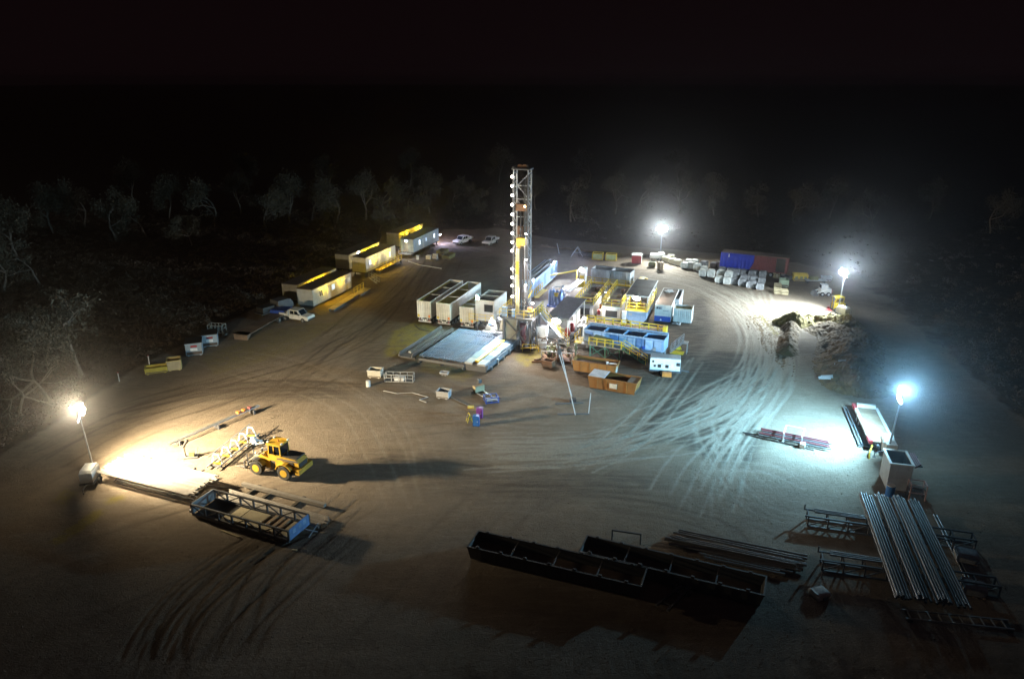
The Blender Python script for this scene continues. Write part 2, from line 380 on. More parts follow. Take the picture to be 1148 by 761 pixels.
def leaves(rng, centres, rad, n, size):
    C = centres[rng.randint(0, len(centres), n)] + rng.randn(n, 3)*rad
    a = rng.randn(n, 3); a /= np.linalg.norm(a, axis=1)[:, None]; b = np.cross(a, rng.randn(n, 3)); b /= np.linalg.norm(b, axis=1)[:, None]+1e-9
    s = size*(.6+.8*rng.rand(n, 1)); a *= s; b *= s*.45
    V = np.stack([C-a, C+b, C+a, C-b], 1).reshape(-1, 3)
    return V, [(4*i, 4*i+1, 4*i+2, 4*i+3) for i in range(n)]
def tree_proto(seed, h, spread, nleaf, bare=.0):
    rng = np.random.RandomState(seed); mb = MB(); tips = []
    def br(p, d, ln, r, lev):
        k = 3 if lev < 2 else 2; q = p; dd = d
        for i in range(k):
            dd = (dd + Vector(rng.randn(3))*.16).normalized(); e = q + dd*ln/k
            mb.tube(q, e, r*(1-.28*i/k), 6 if lev < 2 else 4, r*(1-.28*(i+1)/k), False); q = e
        if lev >= 2: tips.append(tuple(q))
        if lev >= 4 or ln < .5: return
        for _ in range(3 if lev < 2 else 2 + (rng.rand() > .5)):
            nd = (dd + Vector(rng.randn(3))*.62*spread + Vector((0, 0, .12))).normalized()
            br(q, nd, ln*(.62+.2*rng.rand()), r*.6, lev+1)
    br(Vector((0, 0, -.2)), Vector((rng.randn()*.08, rng.randn()*.08, 1)).normalized(), h*.36, h*.022, 0)
    t = np.array(tips); mz = max(1e-3, t[:, 2].max()); t2 = t*(h*.93/mz)
    mb.v = [tuple(Vector(a)*(h*.93/mz)) for a in mb.v]
    V, F = leaves(rng, t2, h*.05, nleaf, .19)
    return mb, V.tolist(), F
root0 = []
for seed, h, sp, nl in ((11, 9, 1.0, 3200), (12, 12, .9, 4200), (13, 13, 1.15, 4600), (14, 10, 1.3, 3000), (15, 7, 1.3, 3800), (16, 10, .8, 2200), (18, 10, 1.1, 2600)):
    root0.append(tree_proto(seed, h, sp, nl))
TREES = [  # pixel of the foot, prototype, scale, label
    (58,455,5,1.05,'twin trunked pale gum tree at the left edge of the pad'), (94,426,6,1.05,'leafy gum tree with forked pale limbs left of the yellow skips'),
    (22,470,5,.8,'thin gum tree at the far left frame edge'), (30,400,4,.95,'rounded dark tree behind the left gum trees'), (8,430,1,.7,'slender dim tree at the left frame edge'),
    (130,272,1,1,0),(60,262,2,.95,0),(95,255,1,1.05,0),(165,268,3,.9,0),(190,248,2,.95,0),(215,275,4,1.0,'rounded bush like tree in the far left scrub'),
    (240,250,1,1,0),(270,240,2,.9,0),(300,258,1,.9,0),(325,250,2,1,0),(350,247,3,1,0),(378,250,1,1.05,0),(410,246,2,1,0),(432,243,1,.9,0),(455,240,3,1,0),(482,240,2,1,0),
    (425,262,4,.85,'dim bush beside the yellow cabin'),(510,233,1,.8,0),(535,240,3,.9,0),(600,235,2,.8,0),(640,248,3,1.15,'bare limbed forked tree behind the mast'),(690,240,2,.9,0),(720,238,1,.9,0),
    (762,240,1,.9,0),(800,242,2,.9,0),(850,243,3,.9,0),(890,250,1,.9,0),(930,245,2,.85,0),(975,262,1,.9,0),(20,290,2,1,0),(5,330,1,1,0),(45,320,3,.9,0),(575,228,1,.9,0),
    (150,228,2,1,0),(280,215,2,1,0),(370,212,1,1,0),(460,208,2,1,0),(560,205,2,1,0),(660,205,1,1,0),(760,208,2,1,0),(1040,250,2,.9,0),(1110,262,1,.9,0)]
tm = {}
for k, (px, py, pr, s, lab) in enumerate(TREES):
    x, y, _ = P(px, py)
    t = thing('gum_tree', lab or 'dim gum tree in the dark tree line behind the pad', 'tree', (x, y, 0), (k*77) % 360, 'trees around the pad'); t.scale = (s,)*3
    if pr not in tm:
        mb, V, F = root0[pr]; a = mb.build('trunk', BARKP if pr > 4 else BARK, t); me = bpy.data.meshes.new('crown'); me.from_pydata(V, [], F); me.materials.append(LEAF)
        b = bpy.data.objects.new('crown', me); col.objects.link(b); b.parent = t; tm[pr] = (a, b)
    else:
        for a in tm[pr]:
            c = a.copy(); col.objects.link(c); c.parent = t
def scrub():
    rng = np.random.RandomState(5); C = []
    pts = np.array([P(*p)[:2] for p in PADPX])
    def inside(x, y):
        m = False; j = len(pts)-1
        for i in range(len(pts)):
            if (pts[i][1] > y) != (pts[j][1] > y) and x < (pts[j][0]-pts[i][0])*(y-pts[i][1])/(pts[j][1]-pts[i][1])+pts[i][0]: m = not m
            j = i
        return m
    while len(C) < 4200:
        if rng.rand() < .8: px, py = rng.uniform(-60, 520), rng.uniform(238, 520)
        else: px, py = rng.uniform(480, 1200), rng.uniform(236, 480)
        x, y, _ = P(px, py)
        if inside(x, y) or inside(x+1.2, y) : continue
        C.append((x, y, .15+.35*rng.rand()**2))
    C = np.array(C); V, F = [], []
    nC = len(C); per = 34; idx = np.repeat(np.arange(nC), per); s = np.repeat(.3+.9*rng.rand(nC)**2, per)[:, None]
    N = nC*per; c = C[idx]+np.stack([rng.randn(N)*.75, rng.randn(N)*.75, np.abs(rng.randn(N))*.55], 1)*s
    a = rng.randn(N, 3); a /= np.linalg.norm(a, axis=1)[:, None]; b = np.cross(a, rng.randn(N, 3)); b /= np.linalg.norm(b, axis=1)[:, None]
    z = .13*(.5+rng.rand(N, 1)); a *= z; b *= z*.5
    V = np.stack([c-a, c+b, c+a, c-b], 1).reshape(-1, 3); V[:, 2] = np.maximum(V[:, 2], -.1)
    me = bpy.data.meshes.new('scrub'); me.from_pydata(V.tolist(), [], [(4*i, 4*i+1, 4*i+2, 4*i+3) for i in range(N)]); me.materials.append(SCRUB)
    o = bpy.data.objects.new('scrub', me); col.objects.link(o); tag(o, 'dry low brown scrub around the edges of the cleared pad', 'scrub', kind='stuff')
scrub()
BERM = mat('berm_dirt', (.125, .082, .036), .95, var=.6, scale=.7, grime=.6, bump=1.0, grime_col=(.08, .055, .035))
BERMY = mat('yellow_berm_dirt', (.22, .175, .05), .95, var=.5, scale=.8, grime=.5, bump=1.0)
def mound(name, px, wd, h, m, seed):
    rng = np.random.RandomState(seed); s = spline([P(*p)[:2] for p in px], .4); x0, y0 = s.min(0)-wd*1.6; x1, y1 = s.max(0)+wd*1.6; D = .22
    X, Y = np.meshgrid(np.arange(x0, x1, D), np.arange(y0, y1, D)); Z = np.zeros(X.shape)
    hh = h*(.65+.5*np.interp(np.arange(len(s)), np.linspace(0, len(s), 12), rng.rand(12)))
    for (a, b), hk in zip(s, hh): Z = np.maximum(Z, hk*(1-np.hypot(X-a, Y-b)/wd))
    nz = np.zeros(X.shape)
    for k in range(6):
        f = .8*1.9**k; th = rng.rand()*6; nz += np.sin(X*f*math.cos(th)+rng.rand()*6+1.7*np.sin(Y*f*.8+rng.rand()*6))*np.sin(Y*f*math.sin(th+.5)+rng.rand()*6+1.7*np.sin(X*f*.7+k))/1.5**k
    Z = Z + nz*.15*h*np.clip(Z/h*3, 0, 1) + rng.randn(*X.shape)*.03 - .06
    ny, nx = X.shape; v = np.stack([X, Y, Z], -1).reshape(-1, 3); f = []
    keep = Z > -.055
    for j in range(ny-1):
        for i in range(nx-1):
            if keep[j, i] or keep[j, i+1] or keep[j+1, i] or keep[j+1, i+1]: f.append((j*nx+i, j*nx+i+1, (j+1)*nx+i+1, (j+1)*nx+i))
    me = bpy.data.meshes.new(name); me.from_pydata(v.tolist(), [], f); me.materials.append(m)
    o = bpy.data.objects.new(name, me); col.objects.link(o); o['kind'] = 'structure'
def clods():
    rng = np.random.RandomState(17); n = 9000; px = rng.uniform(-20, 1160, n); py = 300+460*rng.rand(n)**.7
    V = []; F = []
    base = np.array([(1,0,0),(0,1,0),(-1,0,0),(0,-1,0),(0,0,1),(0,0,-1)], float); fc = [(0,1,4),(1,2,4),(2,3,4),(3,0,4),(1,0,5),(2,1,5),(3,2,5),(0,3,5)]
    for k in range(n):
        c = np.array(P(px[k], py[k])); r = .015+.045*rng.rand()**3
        V += [tuple(q) for q in (base*(1+rng.randn(6, 1)*.25)*r*[1.2, 1.2, .8]+c+[0, 0, r*.3])]; F += [tuple(i+6*k for i in f) for f in fc]
    me = bpy.data.meshes.new('gravel'); me.from_pydata(V, [], F); me.materials.append(mat('clod_dirt', (.27, .22, .17), .95, var=.5))
    o = bpy.data.objects.new('gravel', me); col.objects.link(o); tag(o, 'loose clods and stones scattered over the dirt pad', 'gravel', kind='stuff')
clods()
mound('dirt_mound', [(886,362),(905,362),(930,363),(952,366)], 2.8, 2.1, BERMY, 1)
mound('dirt_mound', [(888,362),(886,372),(884,384),(883,396)], 1.5, 1.15, BERM, 2)
mound('dirt_mound', [(934,370),(950,378),(954,392),(950,408),(954,424),(962,432)], 4.6, 1.35, BERM, 3)
mound('dirt_windrow', [(610,276),(680,284),(740,288)], 1.2, .45, BERM, 6)
for k, pts in enumerate(([(940,414),(950,408),(962,412)], [(922,428),(930,424)])):
    q = spline([P(*p)[:2] for p in pts], .5); m = MB()
    rng = np.random.RandomState(k)
    for a, b in zip(q[:-1], q[1:]):
        c = (a+b)/2; r = .25+.3*rng.rand(); m.add([(c[0]-.7, c[1]-r*.3, .35), (c[0]+.7, c[1]-r, .42), (c[0]+.9, c[1]+r, .55+.2*rng.rand()), (c[0]-.6, c[1]+r, .5+.2*rng.rand())], [(0,1,2,3)])
    tag(m.build('plastic_liner', mat('white_liner', (.7, .72, .75), .25, grime=.1)), ['crumpled white plastic liner on the dirt mound', 'scrap of white liner beside the dirt mound'][k], 'plastic sheet')

# ------------------------------------------------------------------ light towers
def light_tower(label, loc, yaw, head_h, aims, lens, c, power, angle, tilt=(0, 0), body=WHITE, spill=0.02, hot=.25, glare=9000):
    t = thing('light_tower', label, 'light tower', loc, yaw, 'mobile light towers')
    rot = Matrix.Rotation(-R(yaw), 3, 'Z'); aims = [tuple(rot @ Vector(a)) for a in aims]; tl = rot @ Vector((*tilt, 0)); tilt = (tl.x, tl.y)
    MB().box(-.55, .55, -1.0, .9, .55, 1.5).prism([(-1.0, 1.5), (.9, 1.5), (.7, 1.72), (-.8, 1.72)], -.5, .5, 'x').build('canopy', body, t)
    f = MB().box(-.62, .62, -1.15, 1.05, .38, .55).bar((0, -1.1, .45), (0, -2.1, .42), .1)
    for s in (-1, 1):
        f.bar((s*.5, .9, .5), (s*1.2, 1.4, .45), .09).bar((s*1.2, 1.4, .45), (s*1.2, 1.4, 0), .07).box(s*1.2-.15, s*1.2+.15, 1.25, 1.55, 0, .05)
    f.bar((0, -2.1, .42), (0, -2.1, 0), .07); f.build('chassis', DGREY, t)
    for s in (-1, 1):
        MB().wheel((s*.75, 0, .33), .33, .2, 14, 'x').build('wheel', RUBBER, t)
    top = Vector((tilt[0], 1.0+tilt[1], head_h)); b = Vector((0, 1.0, .45))
    m = MB()
    for i, (a, e, r) in enumerate(((0, .36, .10), (.32, .7, .075), (.66, 1, .05))): m.tube(b.lerp(top, a), b.lerp(top, e), r, 8)
    m.build('mast', STEEL, t)
    a0 = Vector(aims[0]); side = Vector((-a0.y, a0.x, 0)).normalized()
    MB().bar(top - side*.9, top + side*.9, .07).bar(top, top+Vector((0,0,.5)), .07).bar(top - side*.5+Vector((0,0,.5)), top + side*.5+Vector((0,0,.5)), .06).build('crossbar', STEEL, t)
    k = 0
    for a, dx, dz, pw, an in ((aims[0], -.7, 0, .5, angle), (aims[1], .7, 0, .5, angle), (aims[2], -.4, .5, hot, 128), (aims[2], .4, .5, hot, 128)):
        p = top + side*dx + Vector((0, 0, dz)); d = Vector(a).normalized(); p = p + d*.12
        h = MB().tube(p - d*.2, p, .2, 10, .52).build('floodlight', DGREY, t); MB().tube(p, p+d*.03, .5, 14).build('lens', lens, h)
        light(t, 'SPOT', tuple(p+d*.14), power*pw, c, a, an, 1.0, .18)
    light(t, 'POINT', tuple(top+Vector((0, 0, .95))), power*spill, c, size=.12)
    up = rot @ Vector((0, -.86, .5)); light(t, 'SPOT', tuple(top+up*.45+Vector((0, 0, .55))), glare, c, up, 95, 1.0, .15)  # added upward spot for the halo, beyond the four floodlights
    return t
WARM = (1, .82, .52); COOL = (.33, .73, 1); NEU = (.93, 1, .97)
light_tower('glaring warm light tower on a squat trailer at the left pipe rack', P(103,541), 10, 6.6, [(.92, .34, -.42), (.55, .85, -.36), (.8, .62, -.58)], LENS_W, WARM, 11500, 158, (-.25, 0), spill=.03, hot=3.0, glare=15000)
light_tower('tall white light tower behind the white bulk bags', P(741,292), 0, 6.4, [(-.6, -1, -.45), (.6, -1, -.4), (.1, -1, -.8)], LENS_C, NEU, 14000, 140, (0, 0), spill=.04, glare=5500)
light_tower('bluish white light tower beside the yellow forklift at the back right', P(944,355), 20, 6.8, [(-1, -.30, -.45), (-.7, .7, -.38), (-1, .15, -.75)], LENS_C, (.78, .93, 1), 19000, 140, (.2, 0), spill=.03, hot=1.7, glare=18000)
light_tower('cyan white light tower between the flatbed trailer and the hopper bin', P(993,507), 160, 6.6, [(-1, .60, -.38), (-1, .0, -.36), (-.8, .75, -.65)], LENS_C, COOL, 26000, 124, (.3, 0), spill=.03, hot=.95, glare=19000)

# ------------------------------------------------------------------ generic builders
RG = -18.5
def container(name, label, cat, loc, yaw, W, Ln, Hh, z0, wm, rm, doors=True, group=None, band=None):
    t = thing(name, label, cat, loc, yaw, group); g = .06
    for nm, p, q in (('side_wall', (W-g, g), (W-g, Ln-g)), ('side_wall', (g, Ln-g), (g, g)), ('end_wall', (W-g, Ln-g), (g, Ln-g))):
        MB().corr(p, q, z0+.1, z0+Hh-.1).build(nm, wm, t)
    MB().box(g, W-g, g, Ln-g, z0+Hh-.09, z0+Hh-.02).build('roof', rm, t); MB().box(g, W-g, g, Ln-g, z0+.04, z0+.12).build('floor', WOODD, t)
    f = MB()
    for x in (0, W-.12):
        for y in (0, Ln-.12): f.box(x, x+.12, y, y+.12, z0, z0+Hh)
        f.box(x, x+.12, .12, Ln-.12, z0, z0+.14).box(x, x+.12, .12, Ln-.12, z0+Hh-.11, z0+Hh)
    for y in (0, Ln-.12): f.box(.12, W-.12, y, y+.12, z0, z0+.14).box(.12, W-.12, y, y+.12, z0+Hh-.11, z0+Hh)
    f.build('frame', wm, t)
    if doors:
        for s in (0, 1):
            x0 = .14+s*(W/2-.14); d = MB().box(x0, x0+W/2-.15, .03, .08, z0+.15, z0+Hh-.12).build('door', wm, t)
            MB().tube((x0+.35, .01, z0+.2), (x0+.35, .01, z0+Hh-.2), .025, 6).tube((x0+.75, .01, z0+.2), (x0+.75, .01, z0+Hh-.2), .025, 6).build('lock_bar', STEEL, d)
    else: MB().corr((g, g), (W-g, g), z0+.1, z0+Hh-.1).build('end_wall', wm, t)
    if z0 > .3: 
        k = MB()
        for x in (.3, W-.5):
            for y in (.4, Ln/2, Ln-.6): k.box(x, x+.2, y, y+.2, 0, z0)
        k.build('stand', DGREY, t)
    return t
def skip(name, label, loc, yaw, W, Ln, Hh, m, inner=MUD, fill=.5, group=None, cat='skip bin'):
    """open bin: W along x, Ln along y, sloped ends, thick rim"""
    t = thing(name, label, cat, loc, yaw, group); s = .28 if Ln > 3 else .1
    for x in (0, W-.06):
        MB().prism([(s, .12), (Ln-s, .12), (Ln, Hh), (0, Hh)], x, x+.06, 'x').build('side_wall', m, t)
    for a, b in ((s, 0), (Ln-s, Ln)):
        MB().prism([(a, .12), (a+(.06 if a < Ln/2 else -.06), .12), (b+(.06 if b < Ln/2 else -.06), Hh-.01), (b, Hh-.01)], .06, W-.06, 'x').build('end_wall', m, t)
    MB().box(.06, W-.06, s, Ln-s, .10, .16).box(.2, .4, s, Ln-s, 0, .1).box(W-.4, W-.2, s, Ln-s, 0, .1).build('floor', m, t)
    r = MB(); r.box(-.05, .1, -.03, Ln+.03, Hh, Hh+.08).box(W-.1, W+.05, -.03, Ln+.03, Hh, Hh+.08).box(.1, W-.1, -.03, .08, Hh, Hh+.08).box(.1, W-.1, Ln-.08, Ln+.03, Hh, Hh+.08)
    r.build('rim', m, t)
    n = max(2, int(Ln/1.1))
    for i in range(1, n):
        y = Ln*i/n
        for x in (-.05, W): MB().box(x, x+.05, y-.05, y+.05, .14, Hh-.002).build('rib', m, t)
    if fill: MB().box(.07, W-.07, s*.7, Ln-s*.7, .17, Hh*fill).build('contents', inner, t)
    return t
def wheels(t, pts, r, wd, rim=STEEL, ax='x'):
    for p in pts:
        a = MB().wheel(p, r, wd, 16, ax).build('wheel', RUBBER, t)
        d = Vector((1, 0, 0)) if ax == 'x' else Vector((0, 1, 0))
        MB().tube(Vector(p)-d*wd*.52, Vector(p)+d*wd*.52, r*.52, 12).build('rim', rim, a)
def steps(t, x0, x1, y0, y1, z0, z1, m=YEL, tread=STEEL):
    """flight along x from (x0,z0) up to (x1,z1)"""
    n = max(3, int(abs(z1-z0)/.22)); st = MB()
    for y in (y0, y1): st.bar((x0, y, z0), (x1, y, z1), .05, .2)
    st.build('stringer', tread, t)
    for i in range(1, n):
        x = x0+(x1-x0)*i/n; z = z0+(z1-z0)*i/n; MB().box(x-.13, x+.13, y0+.03, y1-.03, z-.02, z+.02).build('tread', tread, t)
    r = MB()
    for y in (y0, y1):
        for k in (1.0, .55): r.bar((x0, y, z0+k), (x1, y, z1+k), .06)
        for i in range(4):
            u = i/3; p = (x0+(x1-x0)*u, y, z0+(z1-z0)*u); r.bar(p, (p[0], y, p[2]+1.0), .06)
    r.build('handrail', m, t)

# ------------------------------------------------------------------ rig: open-top trailers
def open_trailer(label, loc, Ln, Hh=3.75, inner=OLIVE_LIT, cover=None):
    t = thing('open_top_trailer', label, 'trailer', loc, RG, 'open-top trailers beside the rig'); W = 2.3; z0 = 1.15
    for x, y0, y1 in ((.0, .06, Ln), (W-.07, .06, Ln)):
        MB().box(x, x+.07, y0, y1, z0, Hh).build('side_wall', WHITE, t)
        MB().box(x+(.072 if x < 1 else -.012), x+(.082 if x < 1 else -.002), y0+.05, y1-.05, z0+.12, Hh-.02).build('olive_lit_skin', inner, t)
    MB().box(.07, W-.07, Ln-.07, Ln, z0, Hh-.02).build('front_wall', WHITE, t)
    MB().box(.07, W-.07, .06, Ln-.07, z0, z0+.1).build('floor', inner, t)
    for s in (0, 1):
        x0 = .02+s*W/2; d = MB().box(x0, x0+W/2-.04, 0, .055, z0, Hh-.03).build('rear_door', WHITE, t)
        b = MB()
        for k in (.28, .62, .95): b.tube((x0+k, -.03, z0+.05), (x0+k, -.03, Hh-.1), .025, 6)
        b.build('lock_bar', STEEL, d)
        MB().box(.12+s*(W-.54), .42+s*(W-.54), -.06, -.035, z0+.12, z0+.5).build('marker_plate', ORANGE2 if s else YEL, d)
    r = MB()
    for y in (0, Ln*.33, Ln*.66, Ln): r.box(.0, W, y-.05 if y else 0, y+.05, Hh-.02 if y in (0, Ln) else Hh-.14, Hh+.05 if y in (0, Ln) else Hh-.06)
    r.box(-.03, .07, .05, Ln-.05, Hh, Hh+.07).box(W-.07, W+.03, .05, Ln-.05, Hh, Hh+.07); r.build('top_rail', WHITE, t)
    MB().box(.6, .8, .1, Ln-.3, .8, 1.15).box(W-.8, W-.6, .1, Ln-.3, .8, 1.15).box(.1, W-.1, .1, .25, .45, .6).bar((.3, .18, .6), (.3, .18, 1.15), .1).bar((W-.3, .18, .6), (W-.3, .18, 1.15), .1).build('chassis', LGREY, t)
    for x in (.2, .85, W-1.1, W-.45): MB().box(x, x+.25, .06, .1, .66, .9).build('tail_light', MAROON if x in (.2, W-.45) else PAPER, t)
    wheels(t, [(x, y, .5) for x in (.35, W-.35) for y in (1.0, 2.25, 3.5)], .5, .5)
    for x in (.7, W-.7): MB().bar((x, Ln-2, 0), (x, Ln-2, 1), .12).build('landing_leg', DGREY, t)
    if cover:
        MB().box(.08, W-.08, Ln*cover, Ln-.1, Hh-.5, Hh-.44).build('inner_cover', ROOF, t)
    return t
open_trailer('leftmost white open-top trailer with dark divided interior', (-14.5, 107.0), 13.0, cover=.05)
open_trailer('middle white open-top trailer with olive lit floor', (-11.45, 105.9), 13.0, 3.7)
t3 = open_trailer('right white open-top trailer beside the glass roofed control cabin', (-7.85, 104.6), 6.5, 3.5)
t = thing('control_cabin', 'grey control cabin with dark glass roof right of the trailers', 'cabin', (-5.35, 102.7), RG)
W, Ln, z0, z1 = 2.9, 5.6, 2.1, 5.1
MB().box(0, W, 0, .08, z0, z1).build('front_wall', LGREY, t); MB().box(0, .08, .08, Ln, z0, z1).build('side_wall', LGREY, t); MB().box(W-.08, W, .08, Ln, z0, z1+.0).build('side_wall', WHITE, t); MB().box(.08, W-.08, Ln-.08, Ln, z0, z1).build('rear_wall', WHITE, t)
MB().box(-.05, W+.05, -.05, Ln+.05, z0-.15, z0).build('floor', DGREY, t)
MB().box(.08, W-.08, .08, Ln-.08, z1-.12, z1-.06).build('roof_glass', GLASS, t)
MB().box(-.04, .14, -.04, Ln+.04, z1, z1+.1).box(W-.14, W+.04, -.04, Ln+.04, z1, z1+.1).box(.14, W-.14, -.04, .12, z1, z1+.1).box(.14, W-.14, Ln-.12, Ln+.04, z1, z1+.1).box(.14, W-.14, Ln*.5-.05, Ln*.5+.05, z1, z1+.1).build('roof_frame', WHITE, t)
wf = MB().box(1.35, 2.75, -.04, -.005, z0+1.35, z0+2.55).build('window', DGREY, t); MB().box(1.42, 2.68, -.06, -.041, z0+1.42, z0+2.48).build('pane', GLASS, wf)
MB().bar((.2, .2, 0), (.2, .2, z0-.15), .18).bar((W-.2, .2, 0), (W-.2, .2, z0-.15), .18).bar((.2, Ln-.2, 0), (.2, Ln-.2, z0-.15), .18).bar((W-.2, Ln-.2, 0), (W-.2, Ln-.2, z0-.15), .18).bar((.2, .2, .2), (W-.2, .2, z0-.2), .08).build('leg', DGREY, t)
MB().bar((-.9, -.35, z0), (.6, -.35, z0), .08).rail([(-.9, -.35, z0), (W, -.35, z0)], 1, 1.2).build('handrail', YEL, t)
flood(t, (.35, .0, z1+.45), (-.6, -1, -.25), LENS_T, (.6, 1, .92), 1900, 165, .75); flood(t, (2.6, -.15, z0+.5), (.1, -.8, -1), LENS_W, (.95, .97, 1), 900, 165, .3)  # the second, lower flood is added to light the pipe arm
MB().box(2.2, 2.5, -.3, -.06, z0-.4, z0-.2).build('status_lamp', emis('status_blue', (.1, .45, 1), 3), t)

# ------------------------------------------------------------------ the pipe rack in front of the rig
RK = -22.5
t = thing('pipe_rack', 'steel pipe rack skid holding the rows of drill pipe in front of the rig', 'pipe rack', P(470,407), RK)
for y in (.8, 4.2, 7.6, 11.0):
    MB().box(-.1, 6.6, y-.12, y+.12, .75, 1.0).build('cross_beam', DGREY, t)
    for x in (.2, 3.2, 6.3): MB().box(x-.1, x+.1, y-.1, y+.1, .12, .75).build('post', DGREY, t)
MB().box(-.2, .1, 0, 12, 0, .25).box(6.3, 6.6, 0, 12, 0, .25).box(3.05, 3.35, .1, 11.9, 0, .12).build('skid', BLACK, t)
MB().box(-.12, 6.6, .1, .22, .35, .68).build('toe_board', DGREY, t)
rack = t
def pipe_mesh(name, Ln, r, m, n=10):
    mb = MB(); e = .38
    mb.tube((0, 0, 0), (0, e, 0), r*1.22, n, cap=False).tube((0, e, 0), (0, e+.1, 0), r*1.22, n, r, False).tube((0, e+.1, 0), (0, Ln-e-.1, 0), r, n, cap=False).tube((0, Ln-e-.1, 0), (0, Ln-e, 0), r, n, r*1.22, False).tube((0, Ln-e, 0), (0, Ln, 0), r*1.22, n, cap=False)
    for y in (.0, Ln): mb.tube((0, y, 0), (0, y+(.12 if y == 0 else -.12), 0), r*.8, n)
    me = bpy.data.meshes.new(name); me.from_pydata(mb.v, [], mb.f); me.materials.append(m)
    me.polygons.foreach_set('use_smooth', [len(p.vertices) == 4 for p in me.polygons]); return me
def pipes(name, label, group, me, loc, yaw, xs, z, jit=.12, y0=0, cat='pipe', yawjit=0):
    c, s = math.cos(R(yaw)), math.sin(R(yaw))
    for x in xs:
        zz = z
        if isinstance(x, tuple): x, zz = x
        y = y0+random.uniform(-jit, jit); o = bpy.data.objects.new(name, me); col.objects.link(o)
        o.location = (loc[0]+x*c-y*s, loc[1]+x*s+y*c, zz); o.rotation_euler = (0, random.uniform(0, 6.28), R(yaw+random.uniform(-yawjit, yawjit)))
        tag(o, label, cat, group)
pm = pipe_mesh('drill_pipe', 12.0, .082, PIPE)
pipes('drill_pipe', 'steel drill pipe in the row on the rack below the rig', 'drill pipes on the rig rack', pm, P(470,407), RK, [.12+.335*i for i in range(20)], 1.11, .15)
t = thing('pipe_trough', 'long side trough with raised rails left of the drill pipes', 'trough', (P(470,407)[0]-3.0, P(470,407)[1]+1.6), RK)
MB().box(.35, 1.9, 0, 12, .35, .45).build('tray', DGREY, t)
for x in (0, 1.95): MB().box(x, x+.22, 0, 12.4, .4, .7).box(x+.05, x+.17, .2, 12.2, .7, .95).build('side_rail', DGREY, t)
for y in (.6, 4, 8, 11.6): MB().box(-.05, 2.3, y-.1, y+.1, 0, .35).build('sleeper', BLACK, t)
MB().box(.7, 1.1, 1.5, 10.5, .451, .7).build('pusher', STEEL, t)
t = thing('catwalk', 'blue grey steel catwalk with yellow trough beside the drill pipes', 'catwalk', (P(470,407)[0]+6.7*math.cos(R(RK)), P(470,407)[1]+6.7*math.sin(R(RK))), RK)
PANEL = mat('catwalk_plate', (.11, .16, .21), .55)
for i in range(8):
    y = i*1.72; MB().box(0, 1.05, y, y+1.69, .95, 1.2).build('deck_panel', PANEL if i % 3 else GREY, t); MB().box(1.75, 2.9, y, y+1.69, .95, 1.2).build('deck_panel', PANEL if i % 2 else GREY, t)
MB().box(1.07, 1.73, .2, 13.5, .75, .85).build('trough_floor', BLACK, t)
MB().prism([(1.2, .9), (1.6, .9), (1.66, 1.28), (1.14, 1.28)], .8, 9.5, 'y').build('trough_carriage', YEL, t)
for y in (.4, 4.5, 9, 13): MB().box(.0, 2.9, y-.12, y+.12, .0, .94).build('support', DGREY, t)
MB().box(2.92, 3.12, .4, 13, .35, .95).build('side_beam', PANEL, t)
MB().prism([(13.4, 1.1), (13.4, .6), (16.3, 3.9), (16.3, 4.4)], .1, 2.7, 'x').build('ramp', DGREY, t)
for k in range(6):
    MB().box(2.9, 3.3, 1.2+k*2, 1.5+k*2, .1, .5+.3*(k % 2)).build('jack', STEEL, t)
# the white pipe arm
t = thing('pipe_handling_arm', 'glaring white hydraulic pipe arm machine at the foot of the rig', 'pipe handler', P(541,376), RG)
MB().box(0, 3.4, 0, 2.6, .35, .7).box(.2, .5, .2, 2.4, 0, .35).box(2.9, 3.2, .2, 2.4, 0, .35).build('skid', WHITE, t)
MB().box(.3, 1.9, .5, 2.0, .7, 1.35).build('valve_box', WHITE, t)
a = MB(); 
for y in (.5, 2.0): a.bar((.3, y, .7), (1.5, y, 3.1), .16).bar((2.2, y, .7), (1.5, y, 3.1), .16).bar((.9, y, 1.8), (1.9, y, 1.8), .12)
a.bar((1.5, .5, 3.1), (1.5, 2.0, 3.1), .14); a.build('a_frame', WHITE, t)
MB().tube((2.6, .9, .6), (3.0, 1.3, 3.6), .33, 14).tube((3.0, 1.3, 3.6), (3.15, 1.45, 4.4), .16, 10).build('hydraulic_cylinder', WHITE, t)
MB().bar((1.5, 1.3, 3.1), (3.1, 1.4, 4.1), .3, .4).build('arm', WHITE, t)
MB().path([(.4, .4, 1.3), (.2, .1, 1.7), (.7, 0, 1.9), (1.2, .3, 1.5)], .05).path([(1.7, .4, 1.2), (2.1, 0, .9), (2.5, .2, 1.0)], .05).build('hose', BLACK, t)

# ------------------------------------------------------------------ the drilling rig
rx, ry = P(583,387)[:2]
t = thing('drilling_rig', 'drilling rig with tall lit lattice mast and steel substructure', 'drilling rig', (rx, ry), RG)
FZ = 4.6
for x in (-2.0, 1.9):
    for y in (-1.2, 3.0): MB().box(x-.14, x+.14, y-.14, y+.14, .2, FZ-.25).build('substructure_leg', DGREY, t)
MB().box(-2.5, 2.4, -1.9, 3.6, FZ-.25, FZ).build('rig_floor', DGREY, t)
MB().box(-2.3, -1.0, -1.5, 3.3, 0, .2).box(.9, 2.3, -1.5, 3.3, 0, .2).build('base_skid', BLACK, t)
b = MB()
for y in (-1.2, 3.0): b.bar((-2, y, .3), (1.9, y, FZ-.4), .12).bar((1.9, y, .3), (-2, y, FZ-.4), .12)
for x in (-2, 1.9): b.bar((x, -1.2, .3), (x, 3, FZ-.4), .12).bar((x, 3, .3), (x, -1.2, FZ-.4), .12)
b.build('brace', DGREY, t)
